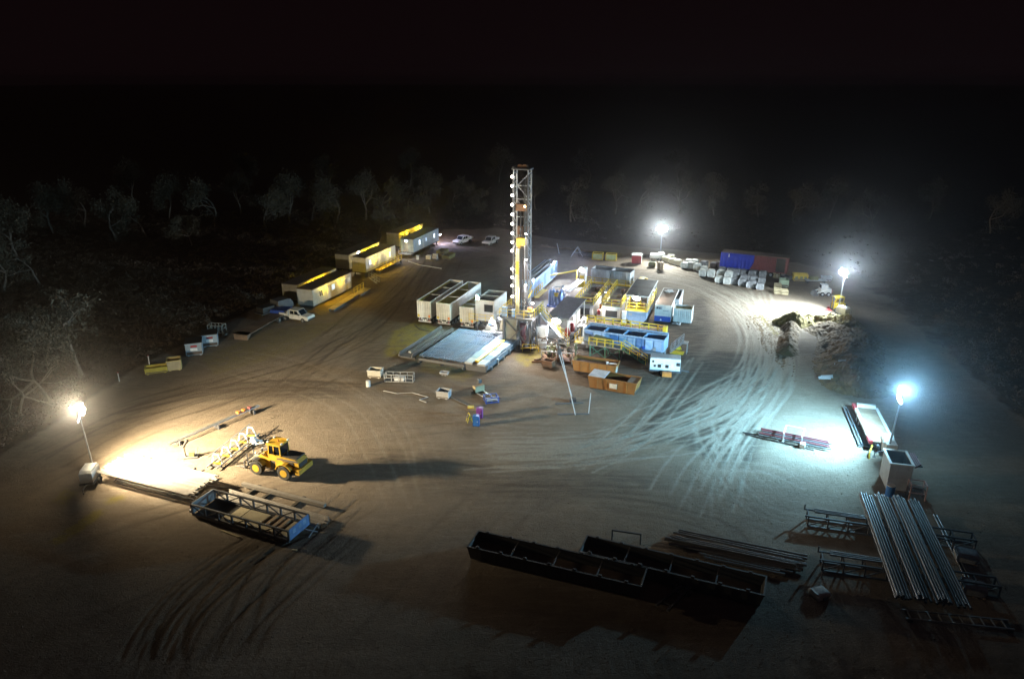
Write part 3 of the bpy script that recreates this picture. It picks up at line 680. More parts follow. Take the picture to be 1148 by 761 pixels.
MB().box(-1.9, -.2, -1.05, -.95, .6, FZ-.3).build('wind_panel', mat('olive_grey_panel', (.22, .21, .17), .7), t)
MB().tube((.2, .6, 0), (.2, .6, 1.2), .5, 14).tube((.2, .6, 1.2), (.2, .6, 2.3), .38, 14).tube((.2, .6, 2.3), (.2, .6, 3.0), .5, 14).build('blowout_preventer', MAROON, t)
MB().rail([(-2.45, -1.8, FZ), (2.3, -1.8, FZ), (2.3, 3.5, FZ)], 1.1, 1.1).build('handrail', YEL, t)
steps(t, 6.6, 2.45, 1.2, 2.2, .15, FZ, YEL, GREY); MB().box(2.5, 3.9, -.4, .6, .1, 3.2).build('side_screen', LGREY, t); MB().box(2.6, 5.0, 2.6, 3.4, .1, 1.8).build('tool_house', LGREY, t)
MB().rail([(-2.45, -1.8, FZ), (-2.45, 3.4, FZ)], 1.1, 1.1).build('handrail', YEL, t)
# mast: two lattice legs joined by a ladder of cross braces
MT = 24.3; mx0, mx1, my0, my1 = -1.0, 1.0, .1, 1.5
for sx in (mx0, mx1):
    MB().bar((sx, my0, 2.4), (sx, my0, MT), .15).build('mast_chord', GREY, t); MB().bar((sx, my1, 2.4), (sx, my1, MT), .15).build('mast_chord', GREY, t)
    l = MB(); n = 18
    for i in range(n):
        z = 3.2+(MT-3.6)*i/n; z2 = 3.2+(MT-3.6)*(i+1)/n; a, c = (my0, my1) if i % 2 else (my1, my0); l.bar((sx, a, z), (sx, c, z2), .07).bar((sx, my0, z2), (sx, my1, z2), .06)
    l.build('side_lacing', GREY, t)
    MB().bar((sx*.99, my0-.09, 6), (sx*.99, my0-.09, MT-.6), .22, .06).build('leg_plate', DGREY, t)
l = MB()
for z, z2 in ((MT-4.0, MT-2.2), (MT-2.2, MT-.3)):
    l.bar((mx0+.08, my1, z if z == MT-4.0 else z), (mx1-.08, my1, z), .13)
l.bar((mx0+.08, my1, MT-2.2), (mx1-.1, my1, MT-.4), .12).bar((mx0+.08, my1, MT-2.2), (mx1-.3, my1, MT-4.0), .12)
n = 7
for i in range(n):
    z = 4.8+(MT-4.2-4.8)*i/n; z2 = 4.8+(MT-4.2-4.8)*(i+1)/n; l.bar((mx0+.08, my1, z), (mx1-.08, my1, z), .11); a, c = (mx0+.08, mx1-.08) if i % 2 else (mx1-.08, mx0+.08); l.bar((a, my1, z), (c, my1, z2), .1)
l.build('back_brace', LGREY, t)
MB().box(mx0-.25, mx1+.25, my0-.2, my1+.2, MT, MT+.18).box(mx0-.3, mx0+.0, .4, 1.2, MT+.18, MT+.4).build('crown_block', DGREY, t)
sh = MB().tube((-.3, .5, MT+.35), (-.3, 1.1, MT+.35), .35, 14).tube((.35, .5, MT+.35), (.35, 1.1, MT+.35), .35, 14).build('crown_sheave', RUST, t)
MB().box(mx0+.15, mx1-.25, .3, 1.2, MT-5.4, MT-4.5).build('carriage_head', RUST, t)
MB().tube((-.25, .8, 6), (-.25, .8, MT-4.6), .10, 10).build('guide_tube', BLACK, t); MB().tube((.3, .8, 6), (.3, .8, MT-4.6), .10, 10).build('guide_tube', BLACK, t)
tz = HG(272, ry)
MB().box(-.62, .55, .1, 1.1, tz-.5, tz+.55).prism([(-.62, tz-.5), (.55, tz-.5), (.3, tz-.85), (-.35, tz-.85)], .2, 1.0, 'y').build('top_drive', LYEL, t)
MB().tube((0, .55, tz-.8), (0, .55, 5.0), .075, 10).build('drill_string', PIPE, t)
for x in (-.55, -.28): MB().tube((x, .02, FZ+.2), (x, .02, tz-.9), .13, 12).build('lift_cylinder', mat('pale_yellow_rod', (.62, .56, .30), .4), t)
MB().tube((.62, .1, FZ), (.62, .1, tz-.4), .1, 10).build('lift_cylinder', LGREY, t)
MB().box(-.6, -.2, -.15, -.06, tz-4.4, tz-2.6).build('cylinder_guard', YEL, t)
l = MB()
for x in (.72, .95): l.bar((x, my0-.14, 5.0), (x, my0-.14, MT-.8), .05)
for k in range(44): l.bar((.72, my0-.14, 5.3+k*.42), (.95, my0-.14, 5.3+k*.42), .035)
l.build('mast_ladder', DGREY, t)
l = MB()
for k in range(6): l.tube((.12+.13*k, 1.35-.1*(k % 3), FZ), (.02+.12*k, 1.3-.1*(k % 3), MT-1.0-1.1*k), .035, 6)
l.build('cable_run', BLACK, t)
for k in range(4): MB().box(mx0+.15, mx1-.15, my1-.28, my1-.12, 6.2+k*3.1, 7.4+k*3.1).build('back_panel', RUST if k % 2 else DGREY, t)
h = MB(); random.seed(3)
for k in range(5):
    x = .05+.12*k; h.path([(x, -.05-.03*k, tz-.4), (x+.1, -.25, tz-4), (x+.25, -.35-.05*k, tz-7.5), (x+.5, -.3, FZ+1.2+.3*k), (1.2, .2+.1*k, FZ+.4)], .045)
h.build('hose_bundle', BLACK, t)
MB().bar((1.1, .2, FZ+2.4), (1.9, -.4, FZ+3.8), .12).bar((1.1, .4, FZ+3.2), (1.5, .4, FZ+4.2), .1).build('tong_arm', YEL, t)
MB().box(-1.9, -.9, -.9, .4, FZ, FZ+1.1).box(.6, 1.6, -1.4, -.6, FZ, FZ+.9).build('iron_roughneck', DGREY, t)
MB().box(1.5, 2.1, -1.5, -1.0, FZ+.9, FZ+1.5).build('control_box', ORANGE2, t)
MB().box(-2.2, -1.5, -1.6, -1.1, FZ, FZ+1.3).tube((-.6, -1.2, FZ), (-.6, -1.2, FZ+1.0), .25, 10).build('mud_bucket', LBLUE, t)
MB().path([(1.9, -1.3, .1), (2.6, -1.5, 1.0), (2.2, -1.7, 2.6), (2.0, -1.5, FZ)], .07).path([(1.4, -1.6, FZ), (1.7, -2.1, 2.4), (1.2, -2.2, .3)], .07).path([(2.3, 0, FZ), (2.9, -.4, 2.0), (2.7, -.9, .1)], .06).path([(.4, -1.9, FZ-.1), (.7, -2.2, 2.6), (.5, -2.1, .2)], .06).build('hanging_hose', BLACK, t)
MB().rail([(1.2, -2.6, .1), (3.4, -2.2, .1)], 1.1, 1.1).bar((1.0, -2.8, .6), (3.2, -2.0, .9), .12).build('guard_rail', YEL, t)
for k, py in enumerate((198.5, 209, 219.5, 230, 241, 251.5, 262, 272, 281.5, 302, 311.5, 321, 333)):
    z = HG(py, ry-.1); l0 = MB().bar((mx0, my0-.05, z), (mx0-.1, my0-.2, z), .05).build('lamp_bracket', DGREY, t)
    bulb(t, (mx0-.12, my0-.28, z), .175, LENS_W, (1, .88, .66), 280 if k > 6 else 110, 'mast_lamp')
bulb(t, (mx1-.35, my0-.3, HG(231, ry)), .17, emis('lens_amber', (1, .75, .4), 8), (1, .8, .5), 120, 'mast_lamp')
for z in (9.0, 12.5, 16.0):
    flood(t, (mx1-.15, my0-.3, z), (-.35, -1, -1.1), LENS_W, (1, .92, .84), 900, 150, .26)
flood(t, (-2.4, -1.8, FZ-.3), (-.5, -1, -.75), LENS_B, (.50, .76, 1), 1100, 150, .45)
flood(t, (2.2, -1.4, FZ+2.2), (.3, -1, -.9), LENS_W, (1, .9, .75), 1800, 150, .3)

# power container behind the rig
def strip(t, pts, lens, c, power, aim, s=.3): 
    for p in pts: flood(t, p, aim, lens, c, power, 160, s)
t = container('power_container', 'long pale blue power container with roof lamps behind the rig', 'container', (3.55-2.4*math.cos(R(RG)), 119.2-2.4*math.sin(R(RG))), RG, 2.4, 15.5, 2.75, .75, LBLUE, DGREY, doors=False)
MB().box(.5, .9, .6, 15, 3.5, 3.7).box(1.4, 1.55, .4, 15.2, 3.5, 3.65).build('roof_duct', DGREY, t)
MB().rail([(2.5, .6, .7), (2.5, 5.5, .7)], 1.2, 1.2, .1).box(2.45, 3.3, .4, 5.6, .55, .69).build('walkway', YEL, t)
flood(t, (2.35, 13.6, 3.75), (.55, -.6, -.6), LENS_B, (.62, .78, 1), 1700, 165, .45); flood(t, (2.3, .4, 3.7), (.5, -1, -.5), LENS_B, (.62, .78, 1), 1700, 165, .35)
for y in (3, 7, 11): MB().box(2.37, 2.42, y, y+1.1, 1.1, 3.1).build('louvre_panel', MBLUE, t)
MB().bar((2.7, 9.5, 2.2), (7.2, 11.2, 3.1), .22).bar((7.2, 11.2, 3.1), (7.2, 11.2, 0), .12).build('cable_boom', YEL, t)
# blue accumulator / engine unit
t = thing('accumulator_unit', 'blue accumulator bottles unit with yellow valve between container and pump roof', 'accumulator unit', P(613,344), RG)
MB().box(0, 2.8, 0, 2.6, 0, .3).build('skid', BLUE, t)
for i in range(4):
    x = .4+.62*i; z = 2.9+.2*(i % 2); MB().tube((x, .5, .3), (x, .5, z-.3), .27, 12).tube((x, .5, z-.3), (x, .5, z), .27, 12, .1).build('bottle', MBLUE, t)
MB().box(.2, 2.5, 1.2, 2.4, .3, 2.0).build('tank', MBLUE, t); MB().tube((1.2, .1, 2.4), (1.9, .1, 2.4), .14, 8).box(1.3, 1.8, .0, .2, 1.9, 2.2).build('valve', YEL, t)
MB().path([(.4, .5, 3.0), (1, .3, 3.4), (1.8, .5, 3.5), (2.6, .8, 3.2)], .06).box(2.2, 2.6, .9, 1.3, 2.0, 3.6).build('manifold', LGREY, t)
flood(t, (2.75, .3, 3.3), (.6, -.6, -.7), LENS_B, (.78, .78, 1), 1700, 165, .3)

# pump unit under a slab roof
t = thing('mud_pump', 'mud pump with red pulsation dampers under a flat dark roof', 'mud pump', (4.95, 98.6), RG)
MB().box(0, 3.1, 0, 10.4, .15, .5).build('skid', DGREY, t)
MB().box(-.1, 3.2, -.2, 10.6, 3.75, 3.9).build('roof', mat('slab_roof', (.20, .22, .25), .55), t)
for x in (.1, 3.0):
    for y in (.1, 5.2, 10.3): MB().bar((x, y, .5), (x, y, 3.75), .12).build('post', WHITE, t)
MB().box(.5, 2.5, 5.6, 9.8, .5, 2.5).build('engine', WHITE, t); MB().box(.4, 2.7, 1.6, 5.2, .5, 1.9).build('gearbox', WHITE, t)
for i in range(3): MB().tube((.7+.75*i, 1.5, 1.0), (.7+.75*i, .3, 1.0), .28, 12).build('fluid_end', LGREY, t)
for p in ((2.75, 1.0, 1.6), (2.85, 3.4, 1.7)): MB().tube((p[0], p[1], .9), (p[0], p[1], 1.5), .25, 12, .45).tube((p[0], p[1], 1.5), (p[0], p[1], 2.2), .45, 12, .2).build('damper', RED, t)
flood(t, (1.4, -.15, 3.45), (0, -.9, -.65), LENS_W, (.96, .95, 1), 1500, 165, 1.15); flood(t, (2.9, 6, 3.5), (.7, -.2, -.8), LENS_W, (.95, .95, 1), 500, 165, .2)
s = MB().rail([(-.1, -.9, .5), (1.9, -.9, .5)], 1.1, 1).box(-.1, 3.1, -1.0, 0, .4, .5).build('step_platform', STEEL, t)
steps(t, -1.4, -.1, -1.0, -.2, 0, .5)
MB().path([(3.0, 2, .8), (3.7, 1.5, 1.2), (4.2, .3, .9), (4.4, -1.2, .4)], .1).path([(3.0, 4, .8), (3.9, 3, 1.4), (4.3, 1, 1.6)], .08).path([(3.2, 6, 1.8), (3.9, 5.2, 2), (4.0, 3, 1.2)], .09).build('suction_hose', LGREY, t)
MB().box(3.5, 4.4, 3.6, 5.0, .1, 1.7).box(3.5, 4.2, 6, 7.4, .1, 2.0).build('charge_pump', WHITE, t)

# mud tanks
def mud_tank(label, loc, W, Ln, Hh, face):
    t = thing('mud_tank', label, 'mud tank', loc, RG, 'mud tanks')
    for x in (0, W-.08): MB().box(x, x+.08, .08, Ln-.08, .3, Hh).build('side_wall', LGREY, t)
    MB().box(0, W, 0, .08, .3, Hh).build('front_wall', face, t); MB().box(0, W, Ln-.08, Ln, .3, Hh).build('rear_wall', LGREY, t)
    MB().box(.08, W-.08, .08, Ln-.08, Hh-.45, Hh-.3).build('mud_surface', MUD, t)
    MB().box(.1, W-.1, 0, Ln, 0, .29).build('skid', DGREY, t)
    MB().box(-.05, .35, -.05, Ln, Hh+.002, Hh+.06).box(W-.35, W+.05, -.05, Ln, Hh+.002, Hh+.06).box(.35, W-.35, -.05, .4, Hh+.002, Hh+.06).box(.35, W-.35, Ln*.48, Ln*.48+.25, Hh+.002, Hh+.06).build('walkway', OLIVE, t)
    MB().rail([(0, Ln, Hh), (0, 0, Hh), (W, 0, Hh), (W, Ln, Hh)], 1.1, 1.5, .12).build('handrail', YEL, t)
    MB().box(.35, W-.3, -.06, -.005, .7, 1.75).build('hatch', BLACK, t)
    for x in (.15, W-.5): MB().box(x, x+.45, -.12, -.01, .4, Hh-.15).build('stiffener', LGREY, t)
    for y in (3, 6.5, 10): 
        if y < Ln-1: MB().box(W*.5-.3, W*.5+.3, y-.4, y+.4, Hh-.3, Hh+.15).build('agitator', RUST, t)
    return t
mud_tank('left brown mud tank with yellow handrails behind the pump', (9.9, 110.2), 2.9, 11.5, 2.35, GREY)
m2 = mud_tank('right brown mud tank with white front face and yellow handrails', (13.95, 108.8), 2.95, 12, 2.4, WHITE)
flood(m2, (-.3, -.6, 3.2), (.2, -.6, -1), LENS_W, (1, .92, .75), 550, 165, .25); flood(m2, (-.5, 5, 3.2), (-.2, -.6, -1), LENS_W, (1, .92, .75), 450, 165, .2)
t = thing('mixing_pump', 'white and red mixing pump skid between the two mud tanks', 'pump', (13.0, 108.3), RG)
MB().box(0, .75, 0, 2.4, 0, .25).build('skid', YEL, t); MB().box(.1, .65, .3, 1.6, .25, 1.6).build('motor', WHITE, t); MB().tube((.4, .2, 1.1), (.4, .2, 1.9), .25, 12).build('flange', RED, t); MB().box(.1, .5, 1.8, 2.2, .25, 2.2).build('panel', ORANGE2, t)
# shaded tank
t = thing('shaded_tank', 'pale blue tank with yellow handrail under a dark corrugated roof', 'tank', (17.45, 106.9), RG)
W, Ln = 3.1, 9.4
MB().prism([(.0, 2.3), (0, 1.1), (.7, .25), (W-.7, .25), (W, 1.1), (W, 2.3)], 0, Ln, 'y').build('tank_shell', LBLUE, t)
MB().box(.3, W-.3, .2, Ln-.2, 0, .249).build('skid', DGREY, t)
MB().box(-.15, W+.15, -.25, Ln, 2.3, 2.42).build('deck', YEL, t)
MB().rail([(-.1, Ln, 2.42), (-.1, -.2, 2.42), (W+.1, -.2, 2.42), (W+.1, Ln, 2.42)], 1.15, 1.4, .09).build('handrail', YEL, t)
for x in (0, W):
    for y in (.1, Ln/2, Ln-.2): MB().bar((x, y, 2.42), (x, y, 4.7), .12).build('post', WHITE, t)
for i in range(7):
    y = -.3+i*1.42; q = MB().corr((y, 0), (y+1.40, 0), -.2, W+.2, .06, .35); q.v = [(c, a, 4.75-b) for a, b, c in q.v]; q.build('roof_sheet', ROOFD, t)
MB().box(-.2, W+.2, -.34, -.27, 4.62, 4.82).box(-.22, -.14, -.27, Ln+.2, 4.62, 4.82).box(W+.14, W+.22, -.27, Ln+.2, 4.62, 4.82).build('fascia', WHITE, t)
MB().box(.4, 1.3, 1, 2.6, 2.42, 3.4).box(1.8, 2.6, 3, 5, 2.42, 3.3).box(.5, 1.6, 5.5, 7.5, 2.42, 3.5).build('shaker', RUST, t)
MB().tube((2.3, 1.5, 2.42), (2.3, 1.5, 3.3), .3, 10).build('motor', ORANGE, t)
flood(t, (1.5, -.25, 4.35), (-.05, -.8, -.75), LENS_W, (1, .95, .88), 1300, 165, 1.05); flood(t, (-.2, 3, 4.3), (-.7, -.2, -.8), LENS_W, (1, .93, .8), 450, 165, .25); flood(t, (W+.2, 5.5, 4.3), (.8, -.1, -.8), LENS_W, (1, .95, .85), 400, 165, .25)
MB().box(.35, .9, -.02, -.005, 1.5, 1.9).build('marking', GREY, t)
t2 = thing('hazard_panel_skid', 'small skid with yellow striped boards left of the shaded tank', 'skid', (16.75, 106.6), RG)
MB().box(0, .65, 0, 2.0, 0, .2).build('base', YEL, t2)
for i in range(4): MB().box(.02, .6, .1+.45*i, .4+.45*i, .2, 2.2-.25*i).build('board', YEL if i % 2 else WHITE, t2)
# blue and white container with companions
t = thing('site_container', 'white container with blue lower band and brown roof right of the shaded tank', 'container', (22.1, 108.4), RG)
W, Ln, Hh = 2.5, 10, 2.75
MB().box(0, W, 0, .06, .95, Hh).build('front_wall', WHITE, t); MB().box(0, W, -.003, .06, .1, .947).build('lower_band', BLUE, t)
for x in (0, W-.06): MB().box(x, x+.06, .06, Ln, .1, Hh).build('side_wall', WHITE, t)
MB().box(.06, W-.06, Ln-.06, Ln, .1, Hh).build('rear_wall', WHITE, t); MB().box(.06, W-.06, .06, Ln-.06, Hh-.1, Hh-.04).build('roof', ROOF, t)
MB().box(.2, W-.2, .2, Ln-.2, 0, .1).build('skid', DGREY, t)
g = MB().box(.2, 1.1, -.02, -.003, 2.05, 2.45)
lg = g.build('logo_plate', GREY, t); MB().box(.25, .5, -.035, -.021, 2.1, 2.4).prism([(.55, 2.1), (.95, 2.1), (.75, 2.38)], -.035, -.021, 'y').build('logo_mark', DGREY, lg)
MB().box(1.25, 2.1, -.02, -.003, 1.78, 1.9).build('lettering_bar', GREY, t)
MB().prism([(.85, .25), (1.15, .25), (1.0, .6)], -.02, -.004, 'y').build('emblem', PAPER, t)
p = MB(); random.seed(9)
for k in range(9): x, y = .3+random.random()*1.6, 7.2+random.random()*1.2; p.box(x, x+.3+random.random()*.3, y, y+.3, Hh-.039, Hh+.05+random.random()*.2)
p.build('roof_rags', PAPER, t)
t = skip('narrow_open_box', 'narrow dark open box beside the brown roofed container', (25.35, 112.0), RG, 1.25, 6.0, 2.5, LGREY, MUD, .2, cat='box')
t = thing('corrugated_box', 'white corrugated open box right of the blue banded container', 'box', (24.95, 107.9), RG)
W, Ln, Hh = 2.7, 2.5, 2.2
MB().corr((0, 0), (W, 0), .12, Hh).build('front_wall', WHITE, t); MB().corr((W, 0), (W, Ln), .12, Hh).build('side_wall', WHITE, t); MB().corr((W, Ln), (0, Ln), .12, Hh).build('rear_wall', WHITE, t); MB().corr((0, Ln), (0, 0), .12, Hh).build('side_wall', WHITE, t)
MB().box(.05, W-.05, .05, Ln-.05, Hh-.35, Hh-.28).build('lid', OLIVE, t); MB().box(-.06, W+.06, -.09, .02, Hh, Hh+.1).box(W-.02, W+.08, .02, Ln, Hh, Hh+.1).box(-.06, .04, .02, Ln, Hh, Hh+.1).build('rim', WHITE, t); MB().box(.2, W-.2, .2, Ln-.2, 0, .12).build('skid', DGREY, t)
tag(MB().path([(24.6, 107.0, .12), (25.0, 106.4, .3), (25.6, 106.3, .15), (25.9, 106.9, .3), (25.3, 107.0, .12)], .09).build('coiled_hose', LGREY), 'coiled pale hose on the ground in front of the corrugated box', 'hose')

# grey solids tanks at the back with yellow walkway
gx, gy = 13.9, 128.6
t = thing('solids_tank_row', 'two grey corrugated open tanks on a yellow walkway at the back', 'tank', (gx, gy), -24)
for k in (0, 1):
    x0 = .2+k*3.75; b = MB(); b.corr((x0, .6), (x0+3.5, .6), 1.0, 3.2).corr((x0+3.5, .6), (x0+3.5, 3.2), 1.0, 3.2).corr((x0+3.5, 3.2), (x0, 3.2), 1.0, 3.2).corr((x0, 3.2), (x0, .6), 1.0, 3.2)
    a = b.build('tank', LGREY, t); MB().box(x0+.1, x0+3.4, .7, 3.1, 2.6, 2.7).build('contents', MUD if k == 0 else OLIVE, a)
    MB().box(x0-.06, x0+3.56, .5, .68, 3.2, 3.28).box(x0-.06, x0+3.56, 3.1, 3.26, 3.2, 3.28).build('rim', DGREY, a)
MB().box(-.2, 8.4, -.5, .45, .85, 1.0).build('walkway', YEL, t); MB().rail([(-.2, -.45, 1.0), (8.4, -.45, 1.0)], .9, 1.4, .1).build('handrail', YEL, t)
for x in (.3, 4, 7.4): MB().box(x, x+.25, .2, 3.0, 0, .85).build('support', DGREY, t)
t = thing('lit_kiosk', 'white kiosk with glaring lamp left of the grey tanks', 'kiosk', (12.2, 129.0), -24)
MB().box(0, 1.1, 0, 1.2, .3, 3.4).build('body', WHITE, t); MB().box(.1, .9, -.04, -.005, 1.4, 2.0).build('hazard_sign', YEL, t); MB().box(-.1, 1.2, .1, 1.3, 0, .3).build('base', YEL, t)
flood(t, (.5, -.1, 3.0), (-.1, -1, -.35), LENS_W, (.82, .84, 1), 2000, 165, 1.0); flood(t, (.9, -.2, .9), (-.2, -1, -.2), LENS_W, (1, .96, .85), 260, 165, .35)
t = thing('pipe_ramp', 'grey hose ramp sloping down from the lit kiosk', 'ramp', (10.9, 126.8), -24)
for k in range(3): MB().tube((.2+.5*k, 2.2, 1.2), (-.8+.5*k, -2.6, .2), .13, 8).build('hose_pipe', LGREY, t)
MB().box(.0, 1.5, 2.0, 2.3, 0, 1.1).build('support', YEL, t)
t = thing('yellow_power_unit', 'yellow power unit with guards right of the grey tanks', 'power unit', (22.0, 125.6), -24)
MB().box(0, 2.2, 0, 2.4, 0, .3).build('skid', YEL, t); MB().box(.2, 1.2, .3, 2.0, .3, 2.2).build('engine_cover', YEL, t); MB().tube((1.6, .5, .3), (1.6, .5, 2.4), .3, 10).build('filter', LYEL, t)
MB().rail([(0, 0, .3), (2.2, 0, .3), (2.2, 2.4, .3)], 1.3, .8, .1).build('guard', YEL, t)
t = thing('connecting_walkway', 'yellow railed walkway in front of the mud tanks behind the blue shaker tank', 'walkway', (10.6, 99.9), -24.5)
for k in range(6): MB().box(k*1.95, k*1.95+1.9, -.5, .5, 2.45, 2.55).build('grating', OLIVE if k % 2 else mat('tan_grating', (.42, .36, .22), .7), t)
MB().rail([(0, .48, 2.55), (11.6, .48, 2.55)], 1.0, 1.3, .15).build('handrail', YEL, t)
for k in range(5): MB().bar((.3+2.75*k, .4, 0), (.3+2.75*k, .4, 2.45), .14).build('leg', YEL, t)
MB().box(11.2, 11.7, -.5, .3, 2.55, 3.7).build('end_gate', YEL, t)

for k, (z, m_) in enumerate(((2.2, WHITE), (1.7, YEL), (1.3, LGREY))): MB().tube((-.2, .75+.25*k, z), (11.0, .75+.25*k, z), .1, 8).build('flow_line', m_, t)
for k in range(5): MB().tube((1.2+2.3*k, .75, .1), (1.2+2.3*k, .75, 2.2), .08, 8).tube((1.0+2.3*k, .75, 1.2), (1.4+2.3*k, .75, 1.2), .16, 10).build('riser_valve', RED if k % 2 else YEL, t)

# blue shaker tank
t = thing('shaker_tank', 'long pale blue compartment tank on stands with green supports', 'tank', (10.0, 96.6), -24.5)
Ln, W = 11.3, 2.6
MB().box(0, Ln, 0, .08, 1.0, 2.75).build('front_wall', LBLUE, t); MB().box(0, Ln, W-.08, W, 1.0, 3.0).build('rear_wall', LBLUE, t); MB().box(0, .08, .08, W-.08, 1.0, 2.75).build('end_wall', LBLUE, t); MB().box(Ln-.08, Ln, .08, W-.08, 1.0, 2.75).build('end_wall', LBLUE, t)
MB().box(.08, Ln-.08, .08, W-.08, 1.3, 1.45).build('floor', mat('dark_blue_inside', (.03, .06, .16), .5), t)
for k in range(1, 4): MB().box(k*2.8, k*2.8+.1, .08, W-.08, 1.5, 2.8).build('divider', LBLUE, t)
for k in range(9): MB().box(.25+k*1.22, 1.3+k*1.22, -.12-.03*(k % 2), -.004, 1.25, 2.5).build('panel', LBLUE if k % 3 else MBLUE, t)
for k in range(7): MB().box(.9+k*1.5, 1.3+k*1.5, -.2, -.155, 1.1, 1.55).build('valve_box', BLUE if k % 2 else GREY, t)
MB().box(.0, Ln, W-.6, W-.081, 2.76, 2.84).build('rear_ledge', LBLUE, t); MB().box(0, Ln, -1.1, -.2, .9, .99).build('front_walk', STEEL, t)
for k in range(5):
    for y in (.2, W-.3): MB().box(.3+k*2.65, .5+k*2.65, y, y+.2, 0, 1.0).build('support_leg', GREY, t)
MB().prism([(5.0, .2), (10.6, .2), (10.6, .88), (5.0, .88)], .3, .5, 'y').build('side_skirt', BLACK, t)
MB().rail([(-1.0, -.9, .99), (-1.0, 1.4, .99)], 1.2, 1, .1).box(-1.1, 0, -1.0, 1.6, .9, .98).build('end_platform', YEL, t)
t = thing('shaker_platform', 'olive shale shaker on a green legged platform with yellow rails', 'platform', (11.0, 94.6), -24.5)
MB().box(0, 4.6, -1.5, .2, 1.6, 1.72).build('deck', STEEL, t)
MB().prism([(.5, 1.72), (2.9, 1.72), (2.9, 2.4), (.5, 2.75)], -1.0, .0, 'y').build('shaker', OLIVE, t); MB().box(.7, 2.7, -1.15, -1.01, 1.8, 2.2).build('screen_tray', DGREY, t)
MB().rail([(0, -1.45, 1.72), (4.5, -1.45, 1.72)], 1.0, 1.1, .1).build('handrail', YEL, t)
for x in (.2, 2.3, 4.3):
    for y in (-1.4, .05): MB().bar((x, y, 0), (x, y, 1.6), .14).build('leg', GREEN, t)
g = MB()
for x in (.2, 2.3): g.bar((x, -1.4, .1), (x+2.0, -1.4, 1.5), .09).bar((x+2, -1.4, .1), (x, -1.4, 1.5), .09)
g.build('cross_brace', GREEN, t)
steps(t, 7.9, 4.6, -1.4, -.5, 0, 1.7, YEL, GREEN)

# skips, genset and the rest of the front of the rig
skip('orange_skip', 'rusty orange skip bin with brown waste behind the lidded one', P(690,423)[:2], 68, 2.1, 5.8, 1.45, ORANGE, MUD, .75, 'orange skip bins')
t = skip('orange_skip', 'front orange skip bin with a grey lid over its left half', P(713,444)[:2], 65, 2.3, 6.1, 1.5, ORANGE, MUD, .3, 'orange skip bins')
MB().box(.0, 2.3, 4.0, 6.05, 1.59, 1.65).build('lid', LGREY, t); MB().box(.1, 2.2, .1, 1.3, 1.3, 1.48).build('waste_sheet', ROOF, t)
MB().box(-.12, -.06, 2.4, 3.3, .5, 1.1).build('painted_panel', mat('faded_sticker', (.55, .50, .42), .7), t)
t = thing('orange_post_pair', 'white and tan door leaf standing at the end of the rear orange skip', 'door leaf', P(688,419), 68)
MB().box(-.3, -.1, -.45, .55, 0, 1.5).box(-.3, -.1, .7, .95, 0, 1.6).build('leaf', PAPER, t)
t = thing('generator_trailer', 'white generator trailer with black vents and an orange toolbox', 'generator', P(728,420), -12)
MB().box(0, 3.75, 0, 1.7, .75, 2.3).build('canopy', WHITE, t); MB().box(.05, 3.7, .05, 1.65, 2.3, 2.36).build('canopy_roof', LGREY, t)
MB().box(-.1, 3.9, .1, 1.6, .5, .749).bar((0, .8, .6), (-1.0, .8, .5), .12).bar((3.8, .8, .6), (4.9, .8, .5), .12).build('chassis', DGREY, t)
for x, z, s in ((.25, 1.75, .25), (.45, 1.15, .28), (.95, 1.1, .42), (1.9, 1.1, .42), (3.25, 1.45, .45)): MB().box(x, x+s, -.03, -.003, z, z+s).build('vent', BLACK, t)
MB().box(1.35, 1.6, -.02, -.003, 1.55, 1.6).box(2.35, 2.55, -.02, -.003, 1.55, 1.6).build('label_strip', DGREY, t)
wheels(t, [(1.5, .15, .36), (2.4, .15, .36), (1.5, 1.55, .36), (2.4, 1.55, .36)], .36, .25, ax='y')
MB().box(1.6, 2.75, -.65, -.12, .12, .65).build('toolbox', ORANGE2, t)
t = thing('stair_unit', 'small grey access stair standing right of the blue tank', 'stairs', P(751,396), -20)
steps(t, 0, 1.6, 0, 1.0, .1, 1.7, STEEL, STEEL); MB().box(0, 1.8, -.1, 1.1, 0, .1).build('base', YEL, t); MB().box(1.6, 2.3, 0, 1.0, 1.6, 1.7).bar((2.2, .1, .1), (2.2, .1, 1.6), .08).bar((2.2, .9, .1), (2.2, .9, 1.6), .08).build('landing', STEEL, t)
tag(MB().box(0, .9, 0, .7, 0, .08).box(.1, .8, .1, .6, .08, .3).build('yellow_drip_tray', YEL), 'small yellow drip tray beside the grey stair', 'tray').location = P(757,392)
# choke manifold heap
t = thing('choke_manifold', 'mud caked choke manifold with tangled pipes below the pump roof', 'manifold', P(606,403), -20)
MB().box(0, 4.6, 0, 3.4, 0, .25).build('skid', RUST, t); random.seed(21)
for k in range(16):
    x, y = random.uniform(.2, 4.2), random.uniform(.2, 3.2); z = random.uniform(.9, 2.1)
    MB().tube((x, y, .25), (x, y, z), .12, 8).tube((x-.2, y, z*.7), (x+.2, y, z*.7), .2, 8).tube((x, y, z), (x, y, z+.05), .28, 10).build('valve', RUST if k % 3 else OLIVE, t)
h = MB()
for k in range(22):
    p = [(random.uniform(0, 4.6), random.uniform(-.2, 3.3), random.uniform(.3, 2.2))]
    for _ in range(4): q = p[-1]; p.append((q[0]+random.uniform(-.8, .8), q[1]+random.uniform(-.6, .6), min(2.5, max(.15, q[2]+random.uniform(-.6, .6)))))
    h.path(p, random.uniform(.04, .09))
h.build('hose_tangle', mat('muddy_hose', (.11, .075, .055), .8), t)['kind'] = 'stuff'
